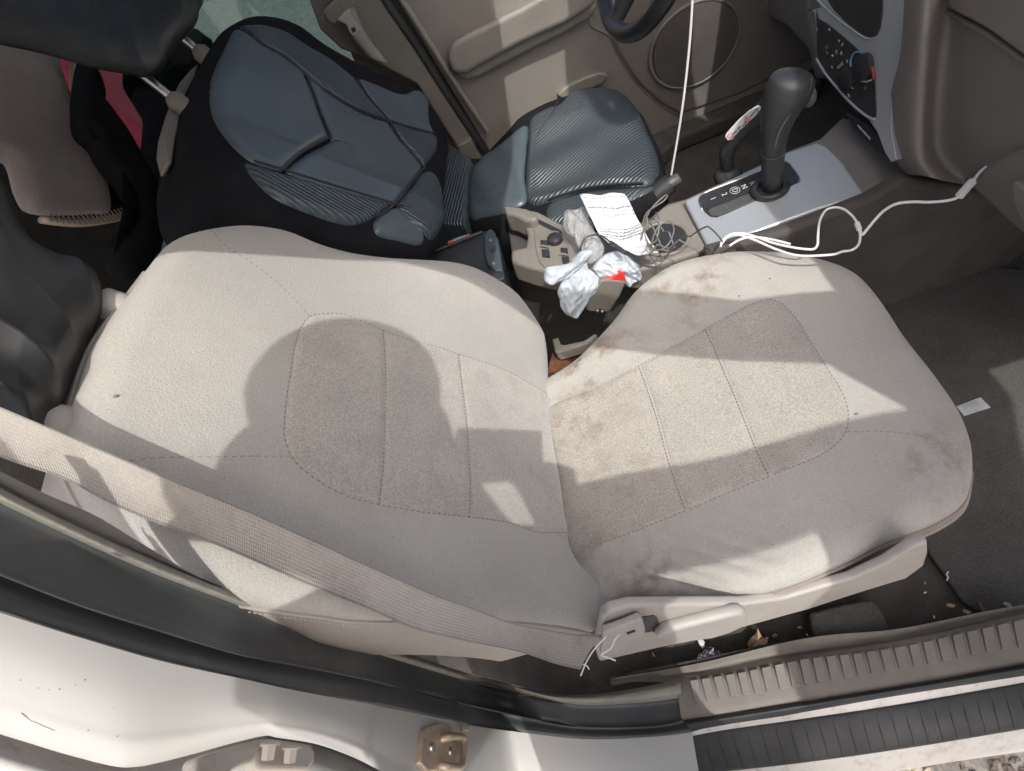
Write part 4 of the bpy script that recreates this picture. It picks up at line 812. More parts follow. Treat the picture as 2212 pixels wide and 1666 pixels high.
tube('bezel_highlight', catmull(fs(b7([(205, 0), (350, 140), (500, 260), (640, 360), (720, 410), (770, 412)]), .0035*sg), 50), .0016, M_silv, dash, 8)
M_blue = mat('blue_mark', (.10, .35, .55), .5); M_orange = mat('red_mark', (.42, .07, .03), .5); M_mark = mat('pale_print', (.62, .62, .60), .6)
kc = fs(b7([(690, 715)]), .006*sg)[0]
def knob(name, px, r, m, off=.003, hgt=.006):
    c = fs(b7([px]), off*sg)[0]; V, F = tube_geo([c-SNn*.004, c+SNn*hgt*.8, c+SNn*hgt], [r, r*.94, r*.82], 28); return mesh(name, V, F, m, dash, None, True, 40)
k1 = knob('temperature_knob', (700, 720), .022, M_bkpl); k2 = knob('fan_knob', (520, 850), .020, M_bkpl)
def arc(name, pts, r, m): tube(name, catmull(fs(b7(pts), .0035*sg), 24), r, m, clim, 6)
arc('cold_mark', [(565, 715), (562, 650), (590, 580), (640, 555), (690, 570)], .0016, M_blue)
arc('hot_mark', [(715, 600), (765, 680), (800, 770), (812, 850)], .0020, M_orange)
arc('knob_pointer', [(670, 868), (730, 874), (785, 858)], .0011, M_mark)
arc('knob_ring', [(415, 725), (440, 700), (478, 668)], .0007, M_mark); arc('knob_ring', [(430, 735), (455, 712), (480, 690)], .0007, M_mark)
arc('knob_ring', [(600, 745), (620, 790), (675, 835)], .0006, M_mark)
mb = MB()
for x, y in [(405, 550), (460, 575), (370, 610), (522, 668), (567, 805), (575, 935), (545, 1010), (365, 720), (430, 440), (470, 470), (205, 325), (330, 325)]:
    c = fs(b7([(x, y)]), .0032*sg)[0]
    for k in range(3): mb.box(c+rng.normal(0, .0016, 3)*np.array([.2, 1, 1]), (.0008, rng.uniform(.001, .004), rng.uniform(.0008, .002)))
o_ = mb.build('printed_symbols', M_mark, clim, False); o_['kind'] = 'stuff'
for x, y in [(305, 575), (300, 520), (710, 950)]: knob('button', (x, y), .0055, M_bkpl, .003, .004)
lb = fs(b7([(640, 1345), (700, 1415), (765, 1480)]), -.012*sg)
prism('lower_trim', fs(b7([(500, 1210), (640, 1290), (760, 1360), (850, 1450), (920, 1600), (940, 1680), (860, 1640), (700, 1500), (560, 1350)]), -.016*sg), SNn, .02, M_bkpl, dash, bevel=.003)
mb = MB()
for i in range(9):
    t = i/8; c = lb[0]*(1-t)+lb[2]*t; mb.box(c, (.001, .0035, .0025+.0012*(i % 3)))
o_ = mb.build('printed_lettering', M_mark, dash, False); o_['kind'] = 'stuff'
# dark column cover left of the stack
prism('column_shroud', on([(1560, -60), (1740, -60), (1745, 30), (1768, 135), (1790, 170), (1760, 175), (1745, 110), (1700, 60), (1640, 30)], 0, .80), (-1, 0, 0), .05, M_dash, dash, bevel=.01)

# ------------------------------------------------------------------ centre console
M_tun = mat('tunnel_carpet', (.085, .077, .070), .9, var=.2, vs=12, bump=.5, bs=700)
con = thing('centre_console', 'beige centre console with silver shifter plate, cup holder and window switches', 'console', (.3, .03, 0))
TF = Frame((.37, .03, .315), (1, 0, .05), (0, 1, 0))
def tf(px, off=0.):
    f = Frame(TF.O+TF.N*off, TF.U, TF.V); u = f.hit(px); return f.pos(u[:, 0], u[:, 1], np.zeros(len(u)))
TN = TF.N if TF.N[2] > 0 else -TF.N
tp = c4([(35, 1282), (140, 1230), (400, 1110), (700, 970), (890, 905), (960, 930), (1060, 1030), (1195, 1235), (1190, 1252), (900, 1335), (600, 1445), (400, 1520), (195, 1592)])
prism('shifter_plate', tf(tp, .006), TN, .03, M_silv, con, bevel=.011, seg=5)
body = tf([(1380, 490), (1440, 438), (1479, 428), (1600, 372), (1705, 322), (1770, 298), (1820, 250), (1960, 290), (2000, 330), (1900, 445), (1860, 440), (1768, 470), (1667, 505), (1565, 545), (1528, 560), (1440, 600), (1380, 620)], -.012)
prism('front_body', body, TN, .30, M_dash, con, bevel=.008)
prism('tunnel_side', on([(1528, 545), (1700, 500), (1880, 430), (1960, 385), (2060, 400), (2140, 420), (2500, 420), (2500, 800), (1900, 760), (1528, 660)], 1, -.095), (0, -1, .2), .03, M_tun, con, bevel=.01)
gate = prism('shift_gate', tf(b6([(522, 1205), (545, 1170), (600, 1138), (700, 1098), (850, 1042), (1000, 985), (1100, 940), (1200, 890), (1265, 873), (1310, 890), (1370, 960), (1412, 1030), (1402, 1060), (1250, 1130), (1000, 1232), (750, 1342), (680, 1370), (620, 1362), (570, 1320), (535, 1260)]), .0068), TN, .006, M_bkpl, con, bevel=.001)
tube('gate_rim', catmull(tf(b6([(548, 1290), (524, 1220), (545, 1172), (620, 1130), (850, 1042), (1000, 982), (1100, 935), (1262, 872), (1312, 890), (1370, 958), (1412, 1030), (1402, 1060)]), .0075), 90), .0016, M_steel, con, 8)
prism('slot_cover', tf(b6([(600, 1315), (630, 1285), (760, 1235), (950, 1160), (1030, 1130), (1080, 1190), (900, 1265), (700, 1350), (630, 1352)]), .0076), TN, .003, mat('slot_plastic', (.075, .078, .075), .5, var=.1, dirt=((.3, .28, .25), .25, 90)), con, bevel=.001)
tube('slot_ridge', catmull(tf(b6([(590, 1285), (640, 1262), (800, 1200), (1030, 1112)]), .008), 20), .0014, M_bkpl, con, 6)
for s, q in (('1', (645, 1203)), ('2', (745, 1165)), ('D', (840, 1130)), ('N', (920, 1098)), ('R', (992, 1068))):
    text('gear_letter', s, .0145, tf(b6([q]), .0082)[0], (0, -1, 0), (1, 0, .05), M_mark, gate)
c_ = tf(b6([(840, 1130)]), .0082)[0]; a = np.linspace(0, 2*math.pi, 25); tube('letter_ring', np.stack([c_[0]+.009*np.cos(a), c_[1]+.009*np.sin(a), np.full(25, c_[2])], 1), .0006, M_mark, gate, 5)
bt_ = tf(b6([(1150, 1120)]), .008)[0]; a = np.linspace(0, 2*math.pi, 33); tube('boot_ring', np.stack([bt_[0]+.028*np.cos(a), bt_[1]+.024*np.sin(a), np.full(33, bt_[2]+.002)], 1), .007, M_bkpl, con, 10)
V, F = sphere_geo(bt_, (.025, .022, .004), 20, 6); mesh('boot', V, F, M_rubd, con)
# gear selector
y0 = bt_[1]
gs = thing('gear_selector', 'tall black gear selector with teardrop leather knob and push button', 'gear lever', bt_)
ctrl = b6([(1165, 1120), (1168, 960), (1182, 790)]); P = on(ctrl, 1, y0); tube('shaft', catmull(P, 14), np.linspace(.017, .0195, 14), M_bkpl, gs, 18)
kp = b6([(1182, 785), (1188, 700), (1200, 600), (1225, 480), (1262, 370), (1300, 280), (1332, 205), (1350, 160), (1364, 125), (1374, 100), (1380, 84), (1384, 74)])
rk = [.0185, .0205, .024, .0285, .0340, .0370, .0368, .0355, .0320, .0260, .018, .002]
P = catmull(on(kp, 1, y0-.004), 40); kk = on(kp, 1, y0-.004); kl = np.concatenate([[0], np.cumsum(np.linalg.norm(np.diff(kk, axis=0), axis=1))]); Rk = np.interp(np.linspace(0, 1, 40), kl/kl[-1], rk)
V, F = tube_geo(P, np.stack([Rk*.92, Rk], 1), 28); mesh('knob', V, F, M_knob, gs)
tube('knob_collar', on(b6([(1178, 792), (1179, 780)]), 1, y0), .0208, M_rub, gs, 20)
sgm = catmull(on(b6([(1518, 130), (1500, 250), (1420, 380), (1320, 470), (1230, 620), (1195, 740)]), 1, y0-.034), 40); tube('knob_seam', sgm, .0010, M_rub, gs, 6)
pb = on(b6([(1490, 300)]), 1, y0-.006)[0]; V, F = sphere_geo(pb, (.012, .014, .018), 14, 8); mesh('push_button', V, F, M_rub, gs)
# transfer case lever
tl = thing('transfer_lever', 'bent black four wheel drive lever with white printed strip', 'gear lever', on(b6([(790, 1000)]), 1, .13)[0])
lp = b6([(800, 1080), (785, 980), (768, 880), (775, 770), (840, 670), (940, 560), (1060, 450), (1180, 330)])
tube('lever', catmull(on(lp, 1, .13), 40), np.interp(np.linspace(0, 1, 40), [0, .2, .5, 1], [.014, .0125, .0155, .017]), M_bkpl, tl, 16)
V, F = sphere_geo(on(b6([(780, 1000)]), 1, .13)[0], (.028, .028, .022), 14, 8); mesh('lever_boot', V, F, M_rubd, tl)
lq = b6([(752, 655), (770, 620), (870, 510), (960, 430), (1050, 375), (1075, 400), (1055, 440), (960, 530), (880, 610), (810, 682), (775, 690)])
strip_ = prism('printed_strip', on(lq, 1, .1115), (-.2, -1, .4), .003, mat('white_print_strip', (.72, .72, .72), .45, var=.03, dirt=((.4, .38, .36), .3, 60)), tl, bevel=.001)
M_rprint = mat('red_print', (.55, .06, .07), .6); M_kprint = mat('black_print', (.03, .03, .05), .6)
ld = on(b6([(1055, 400), (770, 665)]), 1, .1105); up2 = ld[0]-ld[1]; rt2 = np.cross(up2/np.linalg.norm(up2), np.array([-.35, -.85, .35])); 
for s, q, m in (('2HI', (1035, 425), M_kprint), ('4HI', (945, 497), M_rprint), ('N', (880, 588), M_kprint), ('4LO', (795, 648), M_rprint)):
    text('print', s, .0105, on(b6([q]), 1, .1095)[0], rt2, up2, m, strip_)
for L in ([(1010, 440), (975, 480)], [(925, 520), (940, 520), (930, 545), (905, 565)], [(855, 605), (815, 632)]):
    tube('print_line', on(b6(L), 1, .1098), .0008, M_kprint, strip_, 5)
# hand brake
hb = thing('hand_brake', 'black textured handbrake lever with push button beside the console', 'handbrake', on(c3([(1500, 1560)]), 1, .155)[0])
P = on(c3([(1450, 1640), (1600, 1510), (1700, 1420), (1790, 1345)]), 1, .155); tube('grip', P, [.021, .022, .022, .019], M_knob, hb, 18)
P = on(c3([(1780, 1352), (1850, 1310), (1862, 1302)]), 1, .155); tube('button', P, [.0115, .0115, .008], M_rub, hb, 16)
# rear part of the console
RF = Frame((.1, .08, .365), (1, 0, -.12), (0, 1, 0))
def rf(px, off=0.):
    f = Frame(RF.O+RF.N*off, RF.U, RF.V); u = f.hit(px); return f.pos(u[:, 0], u[:, 1], np.zeros(len(u)))
RN = RF.N if RF.N[2] > 0 else -RF.N
prism('rear_body', rf(c5([(372, 213), (500, 228), (640, 262), (800, 345), (1000, 420), (1200, 420), (1420, 330), (1560, 215), (1690, 180), (1880, 540), (1560, 640), (1380, 690), (1200, 672), (1000, 694), (850, 708), (700, 702), (560, 668), (436, 625), (432, 560), (442, 540), (540, 520), (556, 440), (530, 330), (455, 285), (395, 275)]), 0), RN, .055, M_plas2, con, bevel=.012, seg=4)
M_plas3 = mat('shaded_console_plastic', (.085, .080, .073), .55, var=.1, bump=.3, bs=900, dirt=((.12, .11, .10), .3, 14))  # console plastic darkened: shade on the lower side is put into the colour
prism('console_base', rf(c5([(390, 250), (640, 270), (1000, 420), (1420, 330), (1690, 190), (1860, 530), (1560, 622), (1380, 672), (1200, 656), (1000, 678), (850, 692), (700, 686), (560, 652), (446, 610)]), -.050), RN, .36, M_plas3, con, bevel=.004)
prism('console_post', rf(c5([(372, 213), (500, 228), (560, 240), (640, 300), (600, 330), (540, 325), (455, 285), (395, 275)]), .02), RN, .05, M_plas2, con, bevel=.010, seg=4)
prism('card_slot', rf(c5([(592, 322), (640, 322), (720, 360), (800, 400), (815, 430), (760, 415), (660, 365)]), .0008), RN, .004, M_bkpl, con)
swp = prism('switch_panel', rf(c5([(600, 395), (640, 388), (780, 405), (860, 470), (930, 560), (930, 620), (840, 680), (740, 700), (700, 692), (640, 630), (615, 540)]), .003), RN, .008, M_plas2, con, bevel=.002)
for (x, y, w_, h_) in ((680, 492, 60, 44), (688, 562, 60, 50), (825, 548, 56, 46), (835, 612, 56, 44)):
    s = prism('window_switch', rf(c5([(x-w_/2, y-h_/2), (x+w_/2-4, y-h_/2+4), (x+w_/2+2, y+h_/2+6), (x-w_/2+6, y+h_/2)]), .008), RN, .008, M_bkpl, swp, bevel=.0015)
for (x, y) in ((680, 522), (825, 582)): tube('switch_divider', rf(c5([(x-34, y-6), (x, y-6), (x+34, y+6)]), .007), .0022, M_plas2, swp, 8)
kcn = rf(c5([(758, 470)]), .006)[0]; V, F = tube_geo([kcn-RN*.004, kcn+RN*.006, kcn+RN*.010], [.0155, .0145, .008], 20); mesh('mirror_knob', V, F, M_bkpl, swp, None, True, 40)
ccu = rf(c5([(1560, 465)]), .001)[0]; a = np.linspace(0, 2*math.pi, 41)
tube('cup_ring', np.stack([ccu[0]+.043*np.cos(a), ccu[1]+.043*np.sin(a), ccu[2]-.12*.043*np.cos(a)+.001], 1), .004, M_plas2, con, 10)
V, F = tube_geo([ccu-RN*.004, ccu+RN*.0018], [.042, .0415], 36); mesh('cup_holder', V, F, M_bkpl, con, None, True, 40)
# black bin with its catch plate at the rear of the console
ac = crop(921.7, 406.6, .1139)
f2 = lambda L, o=0.: rf(ac(L), o)
prism('storage_bin', rf([(900, 560), (960, 530), (1040, 500), (1063, 497), (1076, 515), (1090, 600), (1000, 640), (900, 640)], .005), RN, .2, M_rubd, con, bevel=.003)
tube('bin_rim', f2([(0, 1240), (150, 1190), (500, 1060), (800, 930), (1050, 830)], .012), .004, M_bkpl, con, 8)
M_bluep = mat('blue_grey_plastic', (.06, .075, .09), .4, var=.1)
cp = prism('catch_plate', f2([(1080, 960), (1080, 900), (1160, 780), (1230, 770), (1290, 830), (1320, 930), (1390, 1200), (1430, 1560), (1300, 1560), (1150, 1450), (1095, 1250)], .012), RN, .01, M_bluep, con, bevel=.003)
for q, r in (((1210, 990), .0042), ((1265, 1430), .0042)):
    c = f2([q], .0125)[0]; V, F = tube_geo([c-RN*.002, c+RN*.0016], [r, r*.8], 14); mesh('screw', V, F, M_plas2, cp, None, True, 40)
prism('catch_hole', f2([(1190, 1160), (1310, 1090), (1320, 1180), (1250, 1210), (1200, 1210)], .0128), RN, .002, M_rubd, cp)
stc = prism('warning_sticker', f2([(400, 1010), (600, 930), (800, 870), (805, 895), (600, 975), (410, 1065)], .018), RN, .001, mat('sticker_grey', (.33, .31, .29), .5), con)
prism('red_print', f2([(412, 1010), (490, 985), (498, 1030), (418, 1060)], .0185), RN, .0008, M_red, stc); prism('red_print', f2([(735, 895), (780, 880), (785, 900), (740, 918)], .0185), RN, .0008, M_red, stc)
# seat base bracket on the floor between the seats and rusty carpet patch
sb = tag(prism('seat_rail_cover', on(c5([(735, 1195), (790, 1183), (960, 1160), (1070, 1160), (1000, 1230), (920, 1258), (780, 1300), (755, 1290)]), 2, .21), (0, 0, 1), .03, M_plas, None, bevel=.006), 'pale plastic cover on the seat rail between the two front seats', 'trim cover')
sb2 = prism('rail_recess', on(c5([(780, 1186), (960, 1163), (1050, 1163), (970, 1215), (830, 1245), (800, 1240)]), 2, .2110), (0, 0, 1), .004, M_bkpl, sb)
M_rust = mat('rusty_carpet', (.17, .07, .035), .9, var=.5, vs=60, bump=1, bs=300)
tag(prism('rusty_rail', on(c5([(740, 1300), (900, 1240), (960, 1300), (800, 1450), (700, 1450)]), 2, .17), (0, 0, 1), .02, M_rust, None), 'rusty brown seat rail end in the gap beside the passenger seat', 'seat rail')
# buckle
bk = thing('buckle', 'beige seat belt buckle with bright red button standing beside the console', 'belt buckle', on([(1310, 640)], 1, -.078)[0])
prism('buckle_body', on(c5([(985, 985), (1060, 830), (1092, 775), (1135, 763), (1283, 778), (1240, 880), (1175, 985), (1130, 1012), (1090, 985), (1050, 1003), (1010, 1002)]), 1, -.078), (0, -1, .3), .022, M_plas2, bk, bevel=.004)
prism('release_button', on(c5([(1110, 765), (1180, 752), (1235, 703), (1268, 722), (1284, 775), (1210, 785)]), 1, -.076), (0, -1, .3), .014, M_red, bk, bevel=.003)
for q in ((1070, 993), (1105, 998)): V, F = sphere_geo(on(c5([q]), 1, -.080)[0], .0035, 10, 6); mesh('buckle_screw', V, F, M_steel, bk)

# ------------------------------------------------------------------ bag, paper, cables
M_bag = mat('bag_plastic', (.66, .72, .78), .30, var=.05, vs=30, bump=.15, bs=300, spec=.5, alpha=.68)
M_bagc = mat('clear_bag_plastic', (.58, .60, .60), .25, var=.2, vs=40, bump=.5, bs=160, spec=.6, alpha=.42)
bag = thing('plastic_bag', 'crumpled white translucent plastic bag knotted over the console edge', 'plastic bag', on(c5([(950, 600)]), 2, .40)[0])
def crumple(name, fr, px, m, amp, sc_, hgt, n=220, K=60):
    amp *= 1.0; sc_ *= .8
    O = fr.hit(px); poly = catmull(O, n, True); pc = poly.mean(0); poly = pc+(poly-pc)*(1+.06*wob(poly*1.0+rng.uniform(0, 5), .008, 20)[:, None]); U, F = rings(poly, K, 1.3); d = poly_dist(U, poly); dm = d.max()
    ph = rng.uniform(0, 9, 2)
    X = (U-poly.mean(0)); r1 = np.abs(wob(X+ph, sc_)); r2 = np.minimum(np.abs(wob(X*1.0+ph+3, sc_*.42, 20)), 1.2); r3 = np.minimum(np.abs(wob(X+ph-5, sc_*.17, 24)), 1.2)
    cr = np.zeros(len(X))
    ev = np.linalg.eigh(np.cov((poly-poly.mean(0)).T))[1][:, 0]; a0 = math.atan2(ev[1], ev[0])
    for i in range(14):
        an = a0+rng.normal(0, .45); lam = rng.choice([.034, .024, .015, .011]); q = (X@np.array([math.cos(an), math.sin(an)])+.004*wob(X+i, .03, 8))/lam+rng.uniform(0, 1)
        cr += lam*.13*(np.abs((q % 1)*2-1)-.5)*np.clip(.45+.6*wob(X+ph*(i+1), .05, 6), 0, 1)
    z = hgt*np.sqrt(np.clip(1-(1-d/dm)**2, 0, 1)) + (amp*.7*(.6-r1) + cr*1.6)*np.clip(d/(dm*.2), .25, 1)
    V = fr.pos(U[:, 0], U[:, 1], z); back_ = fr.pos(U[:, 0], U[:, 1], -np.abs(z)*.35-.002)
    o = mesh(name, np.vstack([V, back_]), F+[tuple(len(V)+i for i in f[::-1]) for f in F], m, bag, None, True, 40); return o
BZ = Frame((.13, .03, .405), (1, 0, 0), (0, 1, .25)); BZ2 = Frame((.12, -.055, .40), (1, 0, 0), (0, .42, .9))
crumple('bag_top', BZ, c5([(818, 350), (830, 295), (880, 262), (960, 238), (1000, 290), (1060, 420), (1090, 520), (1000, 545), (945, 535), (880, 450), (835, 400)]), M_bagc, .010, .035, .018)
crumple('bag_body', Frame(BZ.O+BZ.N*.006, BZ.U, BZ.V), c5([(945, 520), (960, 450), (1060, 440), (1110, 500), (1120, 560), (1080, 610), (1010, 640), (950, 600)]), M_bagc, .007, .03, .012)
crumple('bag_knot', Frame(BZ2.O-BZ2.N*.0, BZ2.U, BZ2.V), c5([(665, 745), (668, 700), (700, 672), (770, 662), (870, 640), (930, 570), (985, 545), (1030, 560), (1010, 610), (960, 660), (880, 720), (800, 770), (735, 800), (690, 795)]), M_bag, .008, .022, .016)
crumple('bag_tail', Frame(BZ2.O-BZ2.N*.004, BZ2.U, BZ2.V), c5([(785, 900), (790, 800), (830, 765), (900, 710), (985, 640), (1010, 690), (1060, 730), (1085, 790), (1078, 840), (1030, 890), (985, 960), (945, 1010), (905, 1048), (850, 1035), (810, 970)]), M_bag, .010, .04, .012)
crumple('bag_side', Frame(BZ2.O-BZ2.N*.006+np.array([.03, .01, 0]), BZ2.U, BZ2.V), c5([(1020, 690), (1080, 625), (1170, 560), (1230, 555), (1310, 595), (1360, 640), (1385, 700), (1370, 765), (1290, 810), (1240, 700), (1180, 750), (1090, 775), (1060, 740)]), M_bag, .011, .035, .02)
M_paper = bpy.data.materials.new('printed_paper'); M_paper.use_nodes = True
t = M_paper.node_tree; N_, L_ = t.nodes, t.links; b = N_['Principled BSDF']; b.inputs['Roughness'].default_value = .55
tc = N_.new('ShaderNodeTexCoord'); mp = N_.new('ShaderNodeMapping'); mp.inputs['Scale'].default_value = (34, 26, 1); L_.new(tc.outputs['UV'], mp.inputs[0])
nz = N_.new('ShaderNodeTexNoise'); nz.inputs['Scale'].default_value = 1.6; nz.inputs['Detail'].default_value = 2; L_.new(mp.outputs[0], nz.inputs[0])
sx = N_.new('ShaderNodeSeparateXYZ'); L_.new(tc.outputs['UV'], sx.inputs[0])
wv = N_.new('ShaderNodeMath'); wv.operation = 'PINGPONG'; wv.inputs[1].default_value = .024; L_.new(sx.outputs[1], wv.inputs[0])
ln = N_.new('ShaderNodeMath'); ln.operation = 'GREATER_THAN'; ln.inputs[1].default_value = .010; L_.new(wv.outputs[0], ln.inputs[0])
rp = N_.new('ShaderNodeValToRGB'); cr_ = rp.color_ramp; cr_.interpolation = 'CONSTANT'
for i, (p_, v_) in enumerate([(0, 0), (.035, .8), (.075, 0), (.10, .5), (.13, 0), (.19, 1), (.235, 0), (.26, .7), (.33, 0), (.50, 1), (.66, 0), (.83, .6), (.88, 0), (.92, .5), (.95, 0)]):
    e = cr_.elements[0] if i == 0 else (cr_.elements[1] if i == 1 else cr_.elements.new(p_)); e.position = p_; e.color = (v_, v_, v_, 1)
L_.new(sx.outputs[1], rp.inputs[0])
gt = N_.new('ShaderNodeMath'); gt.operation = 'GREATER_THAN'; gt.inputs[1].default_value = .47; L_.new(nz.outputs[0], gt.inputs[0])
m1 = N_.new('ShaderNodeMath'); m1.operation = 'MULTIPLY'; L_.new(gt.outputs[0], m1.inputs[0]); L_.new(rp.outputs[0], m1.inputs[1])
m2 = N_.new('ShaderNodeMath'); m2.operation = 'MULTIPLY'; L_.new(m1.outputs[0], m2.inputs[0]); L_.new(ln.outputs[0], m2.inputs[1])
mg = N_.new('ShaderNodeMapRange'); L_.new(sx.outputs[0], mg.inputs[0]); mg.inputs[1].default_value = .04; mg.inputs[2].default_value = .06
m3 = N_.new('ShaderNodeMath'); m3.operation = 'MULTIPLY'; L_.new(m2.outputs[0], m3.inputs[0]); L_.new(mg.outputs[0], m3.inputs[1])
mx = N_.new('ShaderNodeMix'); mx.data_type = 'RGBA'; L_.new(m3.outputs[0], mx.inputs[0]); mx.inputs[6].default_value = (.66, .68, .70, 1); mx.inputs[7].default_value = (.10, .10, .14, 1); L_.new(mx.outputs[2], b.inputs['Base Color'])
PF = Frame((.2, .06, .44), (1, 0, 0), (0, .9, .35))
g = 22; lft = resample(catmull(c5([(940, 150), (955, 185), (1000, 280), (1050, 375), (1092, 440), (1180, 520), (1240, 545)]), 60), g); rgt = resample(catmull(c5([(1262, 152), (1275, 156), (1345, 280), (1390, 370), (1430, 450), (1460, 515), (1520, 580)]), 60), g)
V = []; uv = []
for i in range(g):
    for j in range(16):
        s = j/15; p = lft[i]*(1-s)+rgt[i]*s + np.array([0, 10*math.sin(math.pi*s)*(i/g)]); u = PF.hit([p])[0]
        z = .006*math.sin(i/g*7+s*2.2)+.006*abs(s-.45)*2+.0025*math.sin(i*.9+j*.7); V.append(PF.pos(u[:1], u[1:], np.array([z]))[0]); uv.append((s, i/(g-1)))
F = [(i*16+j, i*16+j+1, (i+1)*16+j+1, (i+1)*16+j) for i in range(g-1) for j in range(15)]
pap = mesh('printed_leaflet', V, F, M_paper, None, uv); tag(pap, 'folded white leaflet with rows of fine print lying on the bag', 'paper')
so_ = pap.modifiers.new('solid', 'SOLIDIFY'); so_.thickness = .0006
# dark cable
bc = thing('dark_cable', 'tangled thin dark cable with an inline remote over the cup holder', 'cable', on(c5([(1550, 450)]), 2, .40)[0])
def wire(name, px, fr, r, m, parent, lift=None, n=90, axis=None, k=7):
    q = catmull(np.array(px, float), n)
    if axis: P = on(q, axis[0], axis[1])
    else: u = fr.hit(q); P = fr.pos(u[:, 0], u[:, 1], np.zeros(n) if lift is None else np.interp(np.linspace(0, 1, n), np.linspace(0, 1, len(lift)), lift))
    return tube(name, P, r, m, parent, k)
WF = Frame((.25, .03, .405), (1, 0, 0), (0, 1, .05))
M_gcab = mat('grey_cable', (.17, .17, .155), .45, var=.15)
wire('cable', c5([(945, 560), (955, 500), (985, 455), (1040, 437), (1090, 440), (1130, 460), (1165, 490)]), Frame((.13, .0, .43), (1, 0, 0), (0, 1, .25)), .0016, M_bcab, bc)
wire('remote', c5([(1165, 488), (1200, 510), (1240, 540), (1280, 572)]), Frame((.13, .0, .432), (1, 0, 0), (0, 1, .25)), .0034, M_bcab, bc, n=10)
wire('cable', c5([(1282, 572), (1310, 600), (1360, 640), (1420, 665), (1520, 680), (1600, 670)]), WF, .0012, M_bcab, bc)
for L in ([(1405, 405), (1430, 330), (1480, 260), (1560, 205), (1592, 200), (1570, 240), (1500, 275), (1440, 310), (1410, 380), (1430, 480), (1470, 560), (1530, 590), (1600, 560), (1640, 480), (1620, 410), (1580, 400), (1530, 420), (1490, 480), (1470, 560)],
          [(1440, 320), (1470, 400), (1510, 480), (1560, 560), (1600, 600), (1560, 615), (1500, 600), (1470, 540)], [(1445, 320), (1520, 390), (1580, 450), (1620, 520), (1640, 560)],
          [(1500, 270), (1520, 340), (1530, 420), (1500, 500), (1440, 600), (1470, 620), (1500, 560)], [(1450, 330), (1440, 420), (1400, 500)], [(1560, 620), (1640, 560), (1700, 490), (1760, 460), (1840, 445), (1900, 455), (1960, 490), (1990, 520)],
          [(1440, 590), (1540, 560), (1660, 545), (1760, 560)]):
    wire('cable', c5(L), WF, .0013, M_gcab if L[0][0] != 1560 else M_bcab, bc, lift=[0, .02, .005, .025, .01], n=140)
# white earphone cable
wc_ = thing('white_cable', 'white earphone cable looping over the console edge towards the glovebox', 'cable', on([(1860, 490)], 2, .40)[0])
CZ = Frame((.5, -.1, .395), (1, 0, .02), (0, 1, 0))
wire('cable', c4([(2330, 900), (2212, 965), (2080, 1020), (2000, 1050), (1930, 1100), (1885, 1160)]), CZ, .0022, M_wcab, wc_)
wire('inline_plug', c4([(1880, 1162), (1850, 1195), (1820, 1230), (1802, 1250)]), CZ, .0062, M_wcab, wc_, n=8, k=12)
wire('cable', c4([(1805, 1248), (1770, 1270), (1700, 1285), (1600, 1292), (1500, 1290), (1400, 1302), (1320, 1345), (1260, 1405), (1210, 1465), (1178, 1502), (1165, 1475), (1152, 1445)]), CZ, .0022, M_wcab, wc_)
wire('cable_splitter', c4([(1145, 1428), (1152, 1445), (1160, 1465)]), CZ, .0042, M_wcab, wc_, n=6, k=10)
wire('cable', c4([(1148, 1430), (1115, 1380), (1060, 1337), (1000, 1325), (945, 1345), (908, 1410), (896, 1500), (892, 1565), (865, 1592), (800, 1590), (720, 1578), (600, 1550), (520, 1520), (420, 1492), (340, 1497), (285, 1540), (275, 1575)]), CZ, .0019, M_wcab, wc_, n=140)
wire('cable', c4([(1160, 1465), (1165, 1520), (1150, 1570), (1110, 1598), (1050, 1608)])+b5([(1290, 128), (1150, 132), (1050, 105), (950, 62), (880, 40), (835, 48), (805, 80)]), CZ, .0019, M_wcab, wc_, n=140)
wire('cable', c4([(720, 1560), (600, 1530), (480, 1515), (400, 1530), (330, 1570)]), CZ, .0019, M_wcab, wc_)
hc = tag(tube('hanging_white_cable', catmull(on([(1497, -40), (1494, 30), (1488, 110), (1477, 210), (1465, 290), (1450, 378)], 1, .17), 50), .0022, M_wcab), 'thin white cable hanging down in front of the speaker', 'cable')
# ------------------------------------------------------------------ passenger footwell
fm = tag(prism('floor_mat', on([(1990, 1150), (2008, 1195), (2060, 1270), (2080, 1300), (2130, 1325), (2300, 1290), (2420, 1100), (2420, 600), (1950, 560), (1900, 700)], 2, .016), (0, 0, 1), .012, M_mat, None, bevel=.003), 'plain dark floor mat in the passenger footwell', 'floor mat')
stk2 = tag(prism('mat_label', on([(2066, 878), (2118, 858), (2140, 880), (2083, 898)], 2, .0185), (0, 0, 1), .002, mat('label_white', (.50, .53, .55), .6, var=.25, vs=60), None), 'small pale rectangular label stuck on the dark floor mat', 'label')
rcv = tag(prism('rail_end_cover', on(b2([(1010, 335), (1200, 285), (1370, 255), (1420, 330), (1480, 455), (1300, 510), (1110, 535), (1060, 510), (1030, 430)]), 2, .05), (0, 0, 1), .06, M_mat, None, bevel=.012, seg=4), 'dark grey block covering the front seat rail by the sill', 'trim cover')
cst = tag(prism('carpet_strip', on(b2([(-100, 690), (400, 590), (880, 490), (1030, 470), (1020, 500), (700, 570), (400, 640), (-100, 740)]), 2, .062), (0, 0, 1), .02, M_mat, None, bevel=.005), 'dark trim strip between carpet and sill plate', 'trim')
M_leafm = mat('dry_leaf', (.52, .36, .22), .8, var=.25, vs=60, bump=.4, bs=150)
lf = on(b2([(725, 428), (745, 470), (760, 482), (787, 475), (780, 500), (772, 540), (730, 548), (672, 558), (678, 520), (668, 508), (690, 480), (715, 462)]), 2, .03)
lf[:, 2] += rng.uniform(-.008, .010, len(lf)); c_ = lf.mean(0)+np.array([0, 0, .01])
